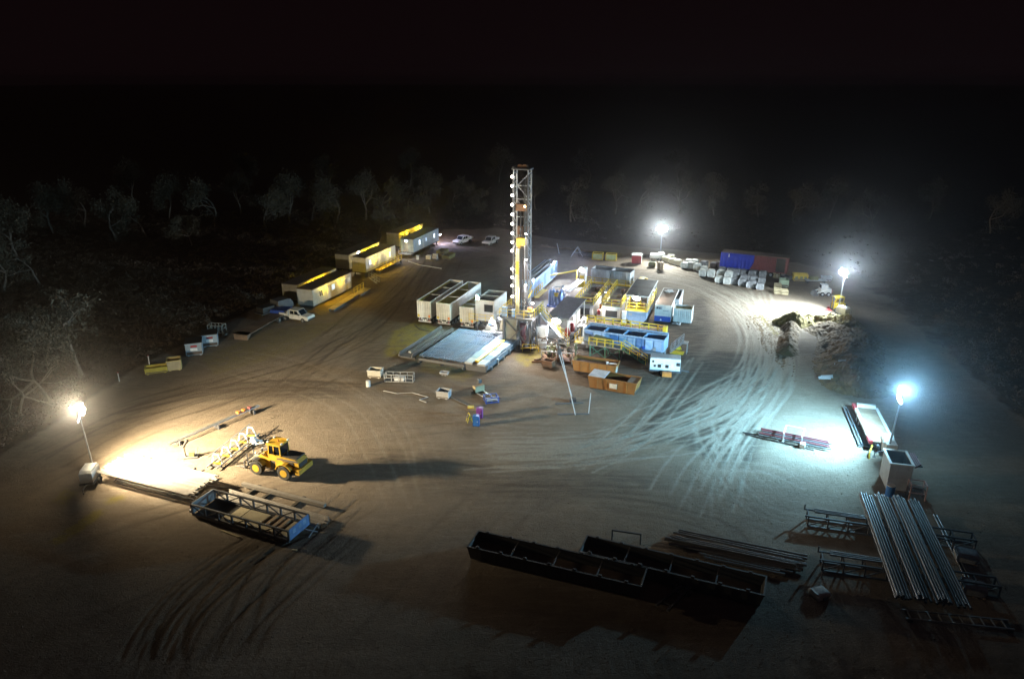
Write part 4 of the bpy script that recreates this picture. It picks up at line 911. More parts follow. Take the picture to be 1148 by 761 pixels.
MB().bar((.2, -.3, 1.4), (4.4, -.2, 1.5), .12).bar((.2, -.3, 0), (.2, -.3, 1.4), .1).bar((4.4, -.2, 0), (4.4, -.2, 1.5), .1).bar((2.3, -.25, 0), (2.3, -.25, 1.45), .1).build('guard_frame', STEEL, t)
t = skip('mud_box', 'small mud caked box at the front of the choke manifold', P(607,411)[:2], -30, 1.5, 1.1, .85, RUST, MUD, .5, cat='box')
t = thing('loose_beams', 'short steel beams lying left of the choke manifold', 'beam', P(602,404), 15)
MB().box(-.4, 1.3, -.1, .1, 0, .22).build('beam', RUST, t); MB().bar((-.9, -.5, .1), (1.1, -1.0, .12), .2).build('beam', RUST, t)
# leaning flare stand
bx, by = P(645,465)[:2]
t = thing('flare_stand', 'two tall thin pale poles leaning back over the ground in front of the skips', 'pole stand', (bx, by), 0)
a = P(633,388, 0); dy = 4.0
MB().tube((0, 0, 0), (-1.6, 5.0, HG(388, by+5.0)), .055, 8).build('pole', LGREY, t); 
c = P(641,444); MB().tube((c[0]-bx, c[1]-by, 0), (-2.0, 5.2, HG(386, by+5.2)), .055, 8).build('pole', LGREY, t)
MB().bar((-2.0, .1, .06), (1.6, .2, .06), .12).build('base_bar', DGREY, t); MB().bar((-2.1, 2.9, .06), (1.2, 3.2, .06), .1).build('base_bar', DGREY, t)
MB().tube((1.5, .2, 0), (1.7, .6, 2.4), .045, 6).build('prop', LGREY, t); MB().box(-.4, .35, 3.2, 3.8, .05, .45).build('ballast', BLACK, t)
MB().box(-1.85, -1.45, 4.2, 5.6, 5.6, 6.2).build('hoist_block', DGREY, t)

# small things on the ground in front of the pipe rack
t = skip('cream_bin', 'small cream open bin left of the pipe rack', P(412,424)[:2], -8, 1.7, 1.3, 1.0, CREAM, MUD, .3, cat='bin')
t = thing('metal_basket', 'long galvanised mesh basket lying left of the pipe rack', 'basket', P(431,428), -5)
b = MB()
for x in (0, .9, 1.8, 2.7, 3.6):
    for y in (0, 1.0): b.bar((x, y, .05), (x, y, 1.0), .07)
for y in (0, 1.0):
    for z in (.06, .55, 1.0): b.bar((0, y, z), (3.6, y, z), .06)
for x in (0, 3.6):
    for z in (.06, .55, 1.0): b.bar((x, 0, z), (x, 1, z), .06)
b.build('frame', STEEL, t); MB().box(.04, 3.56, .04, .96, .04, .1).build('floor', DGREY, t); MB().box(1.2, 2.4, .2, .8, .1, .6).build('cargo', LGREY, t)
t = skip('grey_box', 'small grey steel box in the middle ground left of the wooden crate', P(489,447)[:2], -15, 1.5, 1.2, .9, GREY, MUD, .3, cat='box')
t = skip('rack_bin', 'flat grey tray at the foot of the pipe rack', P(493,421)[:2], -15, 1.0, .7, .35, GREY, MUD, .3, cat='tray')
t = thing('tool_crate', 'tan tool crate on skids near the right pipe rack corner', 'crate', P(533,441), 35)
MB().box(0, 1.3, 0, .6, .1, .8).build('box', SAND, t); MB().box(0, 1.3, 0, .6, .8, .86).build('lid', WOOD, t); MB().box(.1, .2, -1.8, .6, 0, .1).box(1.1, 1.2, -1.8, .6, 0, .1).build('skid', STEEL, t); MB().box(.9, 1.3, .6, 1.0, .1, 1.3).build('back_post', DGREY, t)
t = thing('blue_rack', 'low dark blue steel rack right of the tool crate', 'rack', P(545,453), 15)
b = MB()
for x in (0, 1.5):
    for y in (0, 1.2): b.bar((x, y, 0), (x, y, .75), .1)
for z in (.12, .7):
    for y in (0, 1.2): b.bar((0, y, z), (1.5, y, z), .09)
    for x in (0, .75, 1.5): b.bar((x, 0, z), (x, 1.2, z), .09)
b.build('frame', BLUE, t); MB().box(.1, 1.4, .3, .9, .16, .4).build('cargo', GREY, t)
for lab, px, m, dz in (('purple site cabinet standing behind the blue one', (534, 469), PURPLE, 0), ('bright blue site cabinet in the middle of the pad', (530, 478), SKY_P, 0)):
    t = thing('portable_cabinet', lab, 'cabinet', P(*px), -6); q = .95; t.scale = (.72, .6, .62)
    MB().box(0, q, 0, .9, .08, 1.9).build('body', m, t); MB().prism([(-.03, 1.9), (q+.03, 1.9), (q*.5, 2.05)], -.03, .93, 'y').build('roof', m, t)
    d = MB().box(.12, q-.12, -.03, -.003, .15, 1.75).build('door', m, t); MB().box(q-.28, q-.2, -.06, -.031, .9, 1.05).build('handle', PAPER, d); MB().box(0, q, 0, .9, 0, .08).build('base', BLACK, t)
t = thing('yellow_hose_reel', 'yellow wire reel stand left of the blue cabinet', 'reel stand', P(524,474), 20)
MB().bar((0, 0, 0), (.3, 0, 1.0), .06).bar((.6, 0, 0), (.3, 0, 1.0), .06).bar((0, .5, 0), (.3, .5, 1.0), .06).bar((.6, .5, 0), (.3, .5, 1.0), .06).bar((.3, 0, 1), (.3, .5, 1), .06).build('frame', YEL, t); MB().tube((.3, .1, .6), (.3, .4, .6), .25, 12).build('reel', DGREY, t)
t = thing('tan_pallet', 'tan pallet with a yellow sheet beside the purple cabinet', 'pallet', P(523,461), 0)
for k in range(5): MB().box(0, 1.2, k*.25, k*.25+.18, .1, .13).build('board', WOOD, t)
MB().box(0, .1, 0, 1.2, 0, .1).box(1.1, 1.2, 0, 1.2, 0, .1).build('bearer', WOOD, t); MB().box(.1, .8, .5, 1.1, .132, .25).build('yellow_sheet', YEL, t)
t = thing('white_drum', 'small white drum on the bare ground left of the metal basket', 'drum', P(413,433), 0); MB().tube((0, 0, 0), (0, 0, .75), .28, 14).build('shell', WHITE, t); MB().tube((0, 0, .75), (0, 0, .79), .2, 12).build('lid', LGREY, t)
tag(MB().path([P(430,438,.04), P(445,441,.04), P(462,440,.04), P(480,445,.04), P(470,448,.04), P(478,451,.04)], .04).build('pale_hose', LGREY), 'thin pale hose snaking on the ground behind the grey box', 'hose')
tag(MB().path([P(503,444,.05), P(515,450,.05), P(528,456,.05), P(537,458,.05)], .05).build('black_hose', DGREY), 'dark hose running from the grey box to the purple cabinet', 'hose')
tag(MB().path([P(465,364,.05), P(470,369,.05), P(480,371,.05), P(490,372,.05)], .07).build('trailer_hose', BLACK), 'black hose curled on the ground below the leftmost open trailer', 'hose')

# ------------------------------------------------------------------ camp cabins
def cabin(label, fr, Ln, z0, Hh, wall, lamps, wins, door=None, W=3.0, yaw=RG, power=90, lens=LENS_Y, lc=(1, .62, .02), deck=None, roof=ROOF):
    """fr = front right bottom corner in world xy; long side runs away; right side carries windows and lamps"""
    c, s = math.cos(R(yaw)), math.sin(R(yaw))
    t = thing('site_cabin', label, 'cabin', (fr[0]-W*c, fr[1]-W*s), yaw, 'camp cabins')
    MB().box(W-.08, W, 0, Ln, z0, z0+Hh).build('side_wall', wall, t); MB().box(0, .08, 0, Ln, z0, z0+Hh).build('side_wall', wall, t)
    for y in (0, Ln-.08): MB().box(.08, W-.08, y, y+.08, z0, z0+Hh).build('end_wall', wall, t)
    MB().box(-.06, W+.06, -.06, Ln+.06, z0+Hh, z0+Hh+.1).build('roof', roof, t); MB().box(-.02, W+.02, .0, Ln, z0-.15, z0-.003).build('chassis', DGREY, t)
    for y in (.3, Ln*.33, Ln*.66, Ln-.5):
        for x in (.25, W-.45): MB().box(x, x+.2, y, y+.2, 0, z0-.15).build('stump', DGREY, t)
    for k, y in enumerate(np.arange(1.2, Ln, 1.2)): MB().box(W+.001, W+.012, y, y+.04, z0, z0+Hh).build('panel_joint', wall, t)
    for y, zz, w_, h_, m in wins:
        f = MB().box(W+.013, W+.05, y-.06, y+w_+.06, z0+zz-.06, z0+zz+h_+.06).build('window', PAPER, t); MB().box(W+.051, W+.06, y, y+w_, z0+zz, z0+zz+h_).build('pane', m, f)
    for y in (door or []):
        d = MB().box(W+.013, W+.05, y, y+.85, z0+.03, z0+2.05).build('door', WHITE, t); MB().box(W+.051, W+.09, y+.7, y+.78, z0+1, z0+1.1).build('handle', DGREY, d)
    for y in lamps:
        MB().box(W+.013, W+.12, y-.08, y+.08, z0+Hh-.5, z0+Hh-.3).build('lamp_bracket', DGREY, t); bulb(t, (W+.32, y, z0+Hh-.42), .24, lens, lc, power*8, 'wall_lamp')
    if deck:
        a, b = deck; MB().box(W+.15, W+1.35, a, b, z0-.25, z0-.15).build('deck', YEL, t); MB().rail([(W+1.3, a, z0-.15), (W+1.3, b, z0-.15)], 1.05, 1.3, .08).build('handrail', YEL, t)
        for y in (a+.2, b-.2): MB().box(W+1.1, W+1.25, y, y+.15, 0, z0-.25).build('deck_post', DGREY, t)
    return t
cB = P(352,346)[:2]
cabin('front cream cabin with two yellow wall lamps and a lit blue window', cB, 12.2, .45, 2.65, CREAM, [3.4, 8.6], [(1.9, 1.1, .35, .9, GLASS), (2.45, 1.1, .35, .9, GLASS), (5.7, 1.2, .95, .9, WINLIT), (9.9, 1.2, .9, .8, GREY)], [4.3, 10.9], power=150)
c, s = math.cos(R(RG)), math.sin(R(RG))
cabin('cream cabin behind the front one with yellow lit side and two lamps', (cB[0]-4.1*c-1.8*s, cB[1]-4.1*s+1.8*c), 12.2, .45, 2.65, CREAM, [4.3, 7.6], [(2, 1.1, .8, .8, GLASS)], [5.5], power=150)
cD = P(411,311)[:2]
cabin('middle white cabin with yellow deck, two lamps and white doors', cD, 12.2, .95, 2.75, WHITE, [3.3, 9.0], [(1.3, 1.2, .6, .8, WINLITW), (9.3, .9, .7, 1.2, emis('warm_window', (1, .85, .5), 2.2))], [3.6, 4.9, 6.4, 7.7], deck=(3.0, 12.2), power=130)
cabin('cream cabin behind the middle one with bright yellow lit wall', (cD[0]-4.3*c-1.2*s, cD[1]-4.3*s+1.2*c), 12.2, .95, 2.75, CREAM, [6.0, 10.6], [(4, 1.2, .8, .8, GLASS)], [2.2], power=200)
t = bpy.data.objects['site_cabin.003']; flood(t, (3.25, 3.2, 3.6), (.9, -.2, -.6), LENS_W, (1, .9, .6), 260, 165, .5)
cF = P(464,288)[:2]
cabin('blue grey cabin with white lit end porch at the back of the camp', cF, 13.0, .95, 2.75, mat('blue_grey_cladding', (.40, .47, .52), .6), [], [(2.6, 1.1, .7, 1.0, WINLITW), (6.0, 1.2, .6, .7, WINLIT), (10.2, 1.1, .7, .9, WINLITW)], [4.4], roof=mat('blue_black_roof', (.05, .055, .075), .6))
t = bpy.data.objects['site_cabin.004']; flood(t, (1.6, -.5, 3.4), (.15, -1, -.5), LENS_B, (.80, .88, 1), 420, 170, .5); flood(t, (2.3, 13.4, 3.3), (.6, .6, -.7), LENS_B, (.58, .58, 1), 900, 165, .5); flood(t, (3.3, 13.2, 2.2), (.9, -.2, -.6), LENS_B, (.62, .62, 1), 500, 165, .5)
MB().box(.2, 2.9, -1.5, -.1, .7, .8).build('porch_deck', STEEL, t); MB().rail([(.2, -1.45, .8), (2.9, -1.45, .8)], 1.0, .9).build('handrail', LGREY, t); MB().box(.9, 1.8, -.05, -.003, 1.0, 3.0).build('end_door', WHITE, t)
cE = P(448,281)[:2]
cabin('back yellow lit cabin behind the blue grey one', (cE[0], cE[1]), 12.2, .95, 2.8, CREAM, [3.2, 10.0], [(4.6, 1.2, .8, .9, GLASS), (1.2, 1.0, .8, 1.1, GLASS)], [6.2], power=330)
t = thing('boardwalk', 'low lit boardwalk in front of the front cream cabin', 'walkway', P(368,349), RG+5)
for k in range(9): MB().box(0, 1.2, k*1.0, k*1.0+.95, .35, .45).build('board', SAND, t)
MB().box(.1, .25, .1, 8.9, 0, .35).box(.95, 1.1, .1, 8.9, 0, .35).build('bearer', DGREY, t); 
t = thing('boardwalk', 'far low boardwalk with yellow rail between the two white cabins', 'walkway', P(397,332), RG+5)
for k in range(4): MB().box(0, 1.4, k*1.0, k*1.0+.95, .35, .45).build('board', SAND, t)
MB().box(.1, .25, .1, 3.9, 0, .35).box(1.1, 1.25, .1, 3.9, 0, .35).build('bearer', DGREY, t); MB().rail([(.05, 0, .45), (.05, 3.9, .45)], 1, 1.3).build('handrail', YEL, t)
t = thing('cabin_steps', 'steel steps in front of the middle white cabin', 'steps', P(413,317), RG)
steps(t, 1.8, .2, 0, 1.0, 0, 1.0, STEEL, STEEL)
t = thing('shade_frame', 'yellow lit open frame shelter behind the front cabins', 'shelter', P(384,303), RG)
for x in (0, 2.6):
    for y in (0, 2.2): MB().bar((x, y, 0), (x, y, 2.8), .12).build('post', YEL, t)
MB().box(-.2, 2.8, -.2, 2.4, 2.8, 2.9).build('roof', ROOF, t); MB().rail([(0, 0, .4), (0, 2.2, .4)], 1.0, .7).build('screen', YEL, t); bulb(t, (1.2, 1.9, 2.5), .12, LENS_Y, (1, .68, .07), 120, 'wall_lamp')
t = thing('air_compressor', 'pale equipment pallet beside the blue grey cabin', 'equipment', P(476,292), RG)
MB().box(0, 2.6, 0, 1.6, 0, .25).build('skid', DGREY, t); MB().box(.2, 1.2, .2, 1.2, .25, 1.0).build('unit', WHITE, t); MB().tube((1.5, .8, .6), (2.4, .8, .6), .35, 12).build('receiver', LGREY, t); MB().box(1.4, 2.4, 1.1, 1.5, .25, 1.3).build('panel', LGREY, t)
t = skip('green_tub', 'dull green tub near the parked utes', P(495,291)[:2], RG, 1.8, 3.2, .8, OLIVE, MUD, .4, cat='tub')
t = skip('green_tub', 'dark olive tub behind the pale equipment pallet', P(489,286)[:2], RG, 1.8, 2.6, .9, OLIVE, MUD, .4, cat='tub')
tag(MB().path([P(458,293,.05), P(470,297,.05), P(483,299,.05), P(495,301,.05)], .08).build('white_pipe_line', WHITE), 'straight thin white pipe lying on the ground below the blue grey cabin', 'pipe')
t = thing('white_drum', 'small white drum under the corner of the blue grey cabin', 'drum', P(468,291), 0); MB().tube((0, 0, 0), (0, 0, .85), .3, 14).build('shell', WHITE, t); MB().tube((0, 0, .85), (0, 0, .9), .22, 12).build('lid', LGREY, t)

# utes
def ute(label, loc, yaw, m=WHITE):
    t = thing('ute', label, 'ute', loc, yaw, 'parked white utes')
    MB().prism([(-.9, .45), (2.55, .45), (2.62, .8), (2.5, 1.05), (1.25, 1.14), (-.9, 1.1)], -.88, .88, 'y').box(-2.6, -.9, -.4, .4, .5, .8).build('body', m, t)
    MB().prism([(-.88, 1.08), (1.30, 1.08), (.72, 1.86), (-.86, 1.90)], -.78, .78, 'y').build('cab', m, t)
    MB().add([(1.30, -.7, 1.16), (1.30, .7, 1.16), (.76, .66, 1.82), (.76, -.66, 1.82)], [(0,1,2,3)]).build('windscreen', GLASS, t)
    for s in (-1, 1):
        for x0, x1 in ((.05, .85), (-.75, -.05)): MB().add([(x0, s*.792, 1.18), (x1, s*.792, 1.18), (x1-.3 if x1 > .5 else x1, s*.787, 1.72), (x0, s*.787, 1.72)], [(0,1,2,3)]).build('side_window', GLASS, t)
        MB().box(2.52, 2.60, s*.72-.16, s*.72+.16, .72, .9).build('headlight', PAPER, t); MB().box(-2.62, -2.57, s*.75-.1, s*.75+.1, .75, .95).build('tail_light', RED, t)
        MB().box(.9, 1.05, s*.9-.1, s*.9+.1, 1.15, 1.3).build('mirror', BLACK, t)
    MB().box(-2.7, -1.02, -.95, -.90, .85, 1.25).box(-2.7, -1.02, .90, .95, .85, 1.25).box(-2.74, -2.70, -.93, .93, .85, 1.25).box(-1.06, -1.0, -.9, .9, .85, 1.85).build('tray', m, t); MB().box(-2.7, -1.07, -.89, .89, .80, .87).build('tray_floor', DGREY, t); MB().box(-1.6, -1.12, -.7, .7, .87, 1.45).build('tray_box', LGREY, t)
    MB().box(2.55, 2.72, -.8, .8, .45, .68).build('bull_bar', BLACK, t)
    wheels(t, [(x, s*.8, .38) for x in (1.6, -1.65) for s in (-1, 1)], .38, .26, ax='y'); return t
ute('white dual cab ute parked by the front cream cabin', P(334,359), -22)
ute('left of two white utes parked behind the camp', P(519,273), -125)
ute('right of two white utes parked behind the camp', P(550,274), -115)
# flat trailer and dark vehicles left of the camp
fx, fy = P(262,381)[:2]
t = thing('flat_trailer', 'long rusty flat deck trailer with blue headboard left of the ute', 'trailer', (fx, fy), -14)
for k in range(10): MB().box(0, 2.4, 1.3*k, 1.3*k+1.26, .85, .95).build('deck_board', ROOF, t)
MB().box(.6, .8, 0, 13, .55, .85).box(1.6, 1.8, 0, 13, .55, .85).build('chassis', DGREY, t); MB().box(-.05, 2.45, 10.0, 12.4, 1.0, 1.5).build('blue_load', BLUE, t)
wheels(t, [(x, y, .48) for x in (.2, 2.2) for y in (8.6, 10.0, 11.4)], .48, .4); MB().bar((.4, .3, 0), (.4, .3, .85), .14).build('landing_leg', DGREY, t); MB().bar((2, .3, 0), (2, .3, .85), .14).build('landing_leg', DGREY, t); MB().prism([(0, .95), (1.2, .95), (0, .1)], .1, 2.3, 'x').build('rear_ramp', ROOF, t)
t = thing('service_truck', 'dark service truck half hidden behind the white ute', 'truck', P(309,353), 55)
MB().box(0, 2.0, -1, 1, .9, 2.4).prism([(2.0, .9), (3.0, .9), (2.9, 1.7), (2.4, 2.3), (2.0, 2.3)], -.95, .95, 'y').build('cab_body', DGREY, t); MB().box(-3.2, -.1, -1.05, 1.05, .9, 1.1).box(-2.8, -.6, -.8, .8, 1.1, 1.9).build('tray', BLACK, t); MB().add([(2.93, -.8, 1.7), (2.93, .8, 1.7), (2.45, .8, 2.25), (2.45, -.8, 2.25)], [(0,1,2,3)]).build('windscreen', GLASS, t)
wheels(t, [(x, s_*.9, .45) for x in (1.9, -1.9) for s_ in (-1, 1)], .45, .3, ax='y')
t = thing('mesh_cage', 'pale steel mesh cage at the end of the flat trailer', 'cage', P(234,377), -8)
b = MB()
for k in range(5): b.bar((k*.55, 0, 0), (k*.55, 0, 1.7), .07).bar((k*.55, 1.2, 0), (k*.55, 1.2, 1.7), .07)
for z in (.1, .6, 1.15, 1.7): b.bar((0, 0, z), (2.2, 0, z), .07).bar((0, 1.2, z), (2.2, 1.2, z), .06).bar((0, 0, z), (0, 1.2, z), .06).bar((2.2, 0, z), (2.2, 1.2, z), .06)
b.build('frame', CREAM, t); MB().box(.05, 2.15, .05, 1.15, .02, .1).build('floor', WOOD, t)
for lab, px in (('nearer grey waste container with red and white label', (209, 400)), ('farther grey waste container with red and white label', (227, 390))):
    t = skip('waste_container', lab, P(*px)[:2], 20, 2.1, 2.6, 1.7, mat('blue_grey_bin', (.34, .40, .45), .55), MUD, .6, 'grey waste containers'); MB().box(-.05, 2.15, .0, 2.6, 1.79, 1.86).build('lid', BLACK, t); MB().box(.7, 1.5, -.03, -.005+.06, 1.25, 1.5).build('red_label', RED, t); MB().box(.6, 1.5, .0, .075, .75, 1.1).build('white_label', PAPER, t)
t = skip('yellow_skip', 'tan and yellow skip box left of the waste containers', P(188,417)[:2], 22, 1.7, 1.7, 1.35, mat('tan_yellow', (.45, .36, .15), .6), MUD, .4, 'yellow skips'); MB().box(.05, 1.65, .0, .07, .2, 1.3).build('tan_panel', SAND, t)
t = skip('yellow_skip', 'low yellow skip farthest left at the pad edge', P(163,421)[:2], 22, 2.6, 1.4, .8, mat('dull_yellow', (.50, .42, .06), .6), MUD, .4, 'yellow skips')
t = thing('marker_post', 'short white marker post beside the low yellow skip', 'post', P(168,411), 0); MB().tube((0, 0, 0), (0, 0, 1.5), .06, 8).build('shaft', PAPER, t); MB().tube((0, 0, 1.5), (0, 0, 1.6), .08, 8).build('cap', RED, t)
t = thing('marker_post', 'short pale marker post left of the yellow skips', 'post', P(134,428), 0); MB().tube((0, 0, 0), (0, 0, 1.2), .06, 8).build('shaft', PAPER, t); MB().tube((0, 0, 1.2), (0, 0, 1.3), .08, 8).build('cap', RED, t)

# ------------------------------------------------------------------ back row: bulk bags, containers
def bag_mesh(seed, w_, d_, h_, m):
    rng = np.random.RandomState(seed); n = 7; v = []; f = []
    idx = {}
    def vert(i, j, k):
        key = (i, j, k)
        if key in idx: return idx[key]
        p = np.array([i/(n-1)-.5, j/(n-1)-.5, k/(n-1)-.5])*2; q = p*(1-.07*np.roll(p, 1)**2*np.roll(p, 2)**2)
        bul = 1+.10*(1-p[2]**2)*(np.abs(p[:2]).max() > .9); q[:2] *= bul; q += rng.randn(3)*.025
        if p[2] > .9: q[2] -= .10*max(abs(p[0]), abs(p[1]))**2
        idx[key] = len(v); v.append((q[0]*w_/2, q[1]*d_/2, (q[2]+1)*h_/2)); return idx[key]
    for a in range(n-1):
        for b in range(n-1):
            for k in (0, n-1):
                f.append((vert(a, b, k), vert(a+1, b, k), vert(a+1, b+1, k), vert(a, b+1, k))); f.append((vert(a, k, b), vert(a+1, k, b), vert(a+1, k, b+1), vert(a, k, b+1))); f.append((vert(k, a, b), vert(k, a+1, b), vert(k, a+1, b+1), vert(k, a, b+1)))
    me = bpy.data.meshes.new('bag'); me.from_pydata(v, [], f); me.materials.append(m); me.polygons.foreach_set('use_smooth', [True]*len(f)); return me
pal = MB()
for k in range(5): pal.box(-.6, .6, -.6+k*.255, -.42+k*.255, .1, .13)
for x in (-.6, -.05, .5): pal.box(x, x+.1, -.6, .6, 0, .1)
PALM = bpy.data.meshes.new('pallet'); PALM.from_pydata(pal.v, [], pal.f); PALM.materials.append(WOOD)
BW = [bag_mesh(i, 1.25, 1.2, 1.15+.15*(i % 3), BAG) for i in range(3)]; BG = [bag_mesh(i+9, 1.2, 1.2, 1.1+.2*(i % 2), BAGG) for i in range(3)]
LIN = leaf_mat('cream_bag', (.50, .47, .36), (.62, .58, .45)); BC = [bag_mesh(i+20, 1.3, 1.2, 1.1, LIN) for i in range(2)]
def bag(px, py, me, label, group, k):
    t = thing('bulk_bag', label, 'bulk bag', P(px, py), -25+random.uniform(-8, 8), group)
    for nm, m_, z in (('pallet', PALM, 0), ('bag', me, .131)):
        o = bpy.data.objects.new(nm, m_); col.objects.link(o); o.parent = t; o.location = (0, 0, z)
random.seed(31)
for k, (x, y) in enumerate([(747,294),(754,296),(760,297.5),(752,291.5)]): bag(x, y, BC[k % 2], 'cream bulk bag on a pallet near the back light tower', 'cream bulk bags', k)
for k, (x, y) in enumerate([(767.5,301),(775,301.5),(781.5,304),(789,305.5),(788,310),(797,311),(772,297.5),(779,298.5)]): bag(x, y, BW[k % 3], 'white bulk bag on a pallet in the row right of the back light tower', 'white bulk bags', k)
for r_, (x0, y0, n, mm) in enumerate([(806,317,2,BW),(808,311,2,BW),(810,305.5,2,BG),(823,319,3,BG),(825,313,3,BG),(826,307.5,3,BG),(800,300.5,2,BG),(843,323,2,BG),(845,316,2,BG),(846,310,2,BG),(789,300,1,BG),(807,300,1,BG)]):
    for i in range(n): bag(x0+i*8.7, y0+i*1.6+random.uniform(-.4, .4), mm[(i+r_) % 3], 'grey wrapped bulk bag in the block below the blue tarped container' if mm is BG else 'white bulk bag at the left front of the block below the tarped container', 'wrapped bags by the tarped container', r_)
bx_, by_ = P(807,305)[:2]
t = container('tarped_container', 'long rust red container half covered by a blue tarpaulin', 'container', (bx_, by_), 63.5-90, 12.2, 2.6, 2.95, 1.0, MAROON, ROOF, doors=False)
MB().box(-.05, 12.3, -.05, 2.65, 3.95, 4.05).build('roof_sheet', ROOF, t); wheels(t, [(x, y, .48) for x in (8.2, 9.4, 10.6) for y in (.35, 2.3)], .48, .4, ax='y')
q = MB(); n = 26; random.seed(4)
for i in range(n+1):
    x = -.12+6.3*i/n; w_ = .10*math.sin(i*2.1)+random.uniform(-.04, .04); q.v += [(x-(.7*i/n if i > n-3 else 0), -.16+w_*.6, 1.0+random.uniform(0, .15)), (x, -.2+w_*.4, 2.6), (x, -.13, 3.92), (x, .25, 4.08)]
q.f = [(4*i+k, 4*i+4+k, 4*i+5+k, 4*i+1+k) for i in range(n) for k in range(3)]
q.build('tarpaulin', TARP, t); MB().box(1.4, 1.55, -.26, -.2, 3.2, 3.8).build('tarp_strap', PAPER, t)
MB().box(10.2, 11.8, -.06, -.0, 1.2, 3.8).build('open_doorway', BLACK, t)
t = thing('timber_pallet_stack', 'pale stacked timber pallets right of the grey wrapped bags', 'pallets', P(868,324), -12)
for z in range(6): 
    for k in range(5): MB().box(0, 1.2, k*.25, k*.25+.2, .1+z*.15, .13+z*.15).build('board', SAND, t)
    MB().box(0, .12, 0, 1.2, z*.15, .099+z*.15).box(1.08, 1.2, 0, 1.2, z*.15, .099+z*.15).build('bearer', SAND, t)
for lab, px in (('pale open timber crate in front of the pallets', (868, 330)), ('pale open timber crate nearest the lit ground', (876, 331)), ('tall pale crate below the container end', (867, 312))):
    t = thing('timber_crate', lab, 'crate', P(*px), -12)
    for a, b in (((0, 0), (1.1, 0)), ((0, 1.0), (1.1, 1.0))):
        for z in (.15, .45, .75): MB().box(0, 1.1, a[1]-.02, a[1]+.02, z, z+.18).build('slat', SAND, t)
    for x in (0, 1.06):
        for y in (0, .96): MB().box(x, x+.04, y+.03, y+.07, 0, 1.0).build('post', SAND, t)
    MB().box(.03, 1.05, .04, .96, .05, .1).build('floor', WOOD, t)
t = skip('green_bin', 'pale green bin among the timber crates', P(874,322)[:2], -12, 1.5, 1.6, 1.3, mat('pale_green', (.30, .38, .28), .6), MUD, .8, cat='bin')
# back fence line equipment
for lab, px in (('left yellow green framed cage at the back of the pad', (664, 291)), ('right yellow green framed cage at the back of the pad', (679, 292))):
    t = thing('framed_cage', lab, 'cage', P(*px), -14, 'yellow framed cages'); b = MB()
    for x in (0, 2.1):
        for y in (0, 1.5): b.bar((x, y, 0), (x, y, 1.3), .12)
    for z in (.06, 1.3):
        for y in (0, 1.5): b.bar((0, y, z), (2.1, y, z), .11)
        for x in (0, 2.1): b.bar((x, 0, z), (x, 1.5, z), .11)
    b.build('frame', YEL, t); MB().box(.1, 2.0, .1, 1.4, .1, 1.1).build('tank', mat('pale_olive', (.38, .40, .20), .6), t)
t = thing('red_tank_box', 'red box tank with white top at the back of the pad', 'tank', P(708,296), -12)
MB().box(0, 1.9, 0, 1.8, .15, 1.75).build('body', RED, t); MB().box(-.04, 1.94, -.04, 1.84, 1.751, 1.9).build('top', WHITE, t); MB().box(1.901, 1.95, 0, 1.8, .15, 1.75).build('white_side', WHITE, t); MB().box(.1, 1.8, .1, 1.7, 0, .15).build('skid', DGREY, t)
t = thing('white_tank', 'white horizontal tank at the foot of the back light tower', 'tank', P(729,293), -12)
MB().tube((0, .8, 1.0), (1.9, .8, 1.0), .6, 16).tube((-.2, .8, 1.0), (0, .8, 1.0), .35, 16, .6).tube((1.9, .8, 1.0), (2.1, .8, 1.0), .6, 16, .35).build('shell', WHITE, t); MB().box(.2, .4, .3, 1.3, 0, .6).box(1.5, 1.7, .3, 1.3, 0, .6).build('saddle', DGREY, t)
skip('olive_box', 'olive open box below the white tank', P(727,299.5)[:2], -12, 1.3, 1.0, .9, OLIVE, MUD, .4, cat='box')
t = thing('timber_bundle', 'brown round timber bundle at the back light tower', 'timber', P(740,302), 0)
for k in range(7): a = k*.9; MB().tube((.45*math.cos(a), .45*math.sin(a), 0), (.45*math.cos(a), .45*math.sin(a), 1.5), .2, 8).build('log', WOOD, t)
for lab, px, h_, tl in (('white tilted signboard at the back edge of the pad', (627, 285), 2.3, .5),):
    t = thing('sign_board', lab, 'sign', P(*px), -10); MB().bar((0, 0, 0), (-tl, 0, h_), .25, .12).build('board', PAPER, t); MB().box(-.3, .3, -.2, .2, 0, .12).build('foot', DGREY, t)
t = thing('scaffold_frame', 'dark steel scaffold frame at the back edge of the pad', 'scaffold', P(640,288), -10); b = MB()
b.bar((0, 0, 0), (1.3, 0, 2.0), .1).bar((2.6, 0, 0), (1.3, 0, 2.0), .1).bar((0, 1.2, 0), (1.3, 1.2, 2.0), .1).bar((2.6, 1.2, 0), (1.3, 1.2, 2.0), .1).bar((1.3, 0, 2), (1.3, 1.2, 2), .1).bar((.6, 0, 1), (2.0, 0, 1), .08); b.build('frame', LGREY, t)
random.seed(12)
for k, px in enumerate([(648,288),(653,289),(657,289.5)]):
    skip('scrap_bin', ['dark scrap bin beside the scaffold frame', 'dark scrap bin second from the scaffold frame', 'dark scrap bin next to the yellow framed cages'][k], P(*px)[:2], -10, 1.1, 1.0, .9, DGREY, MUD, .5, 'dark scrap bins')
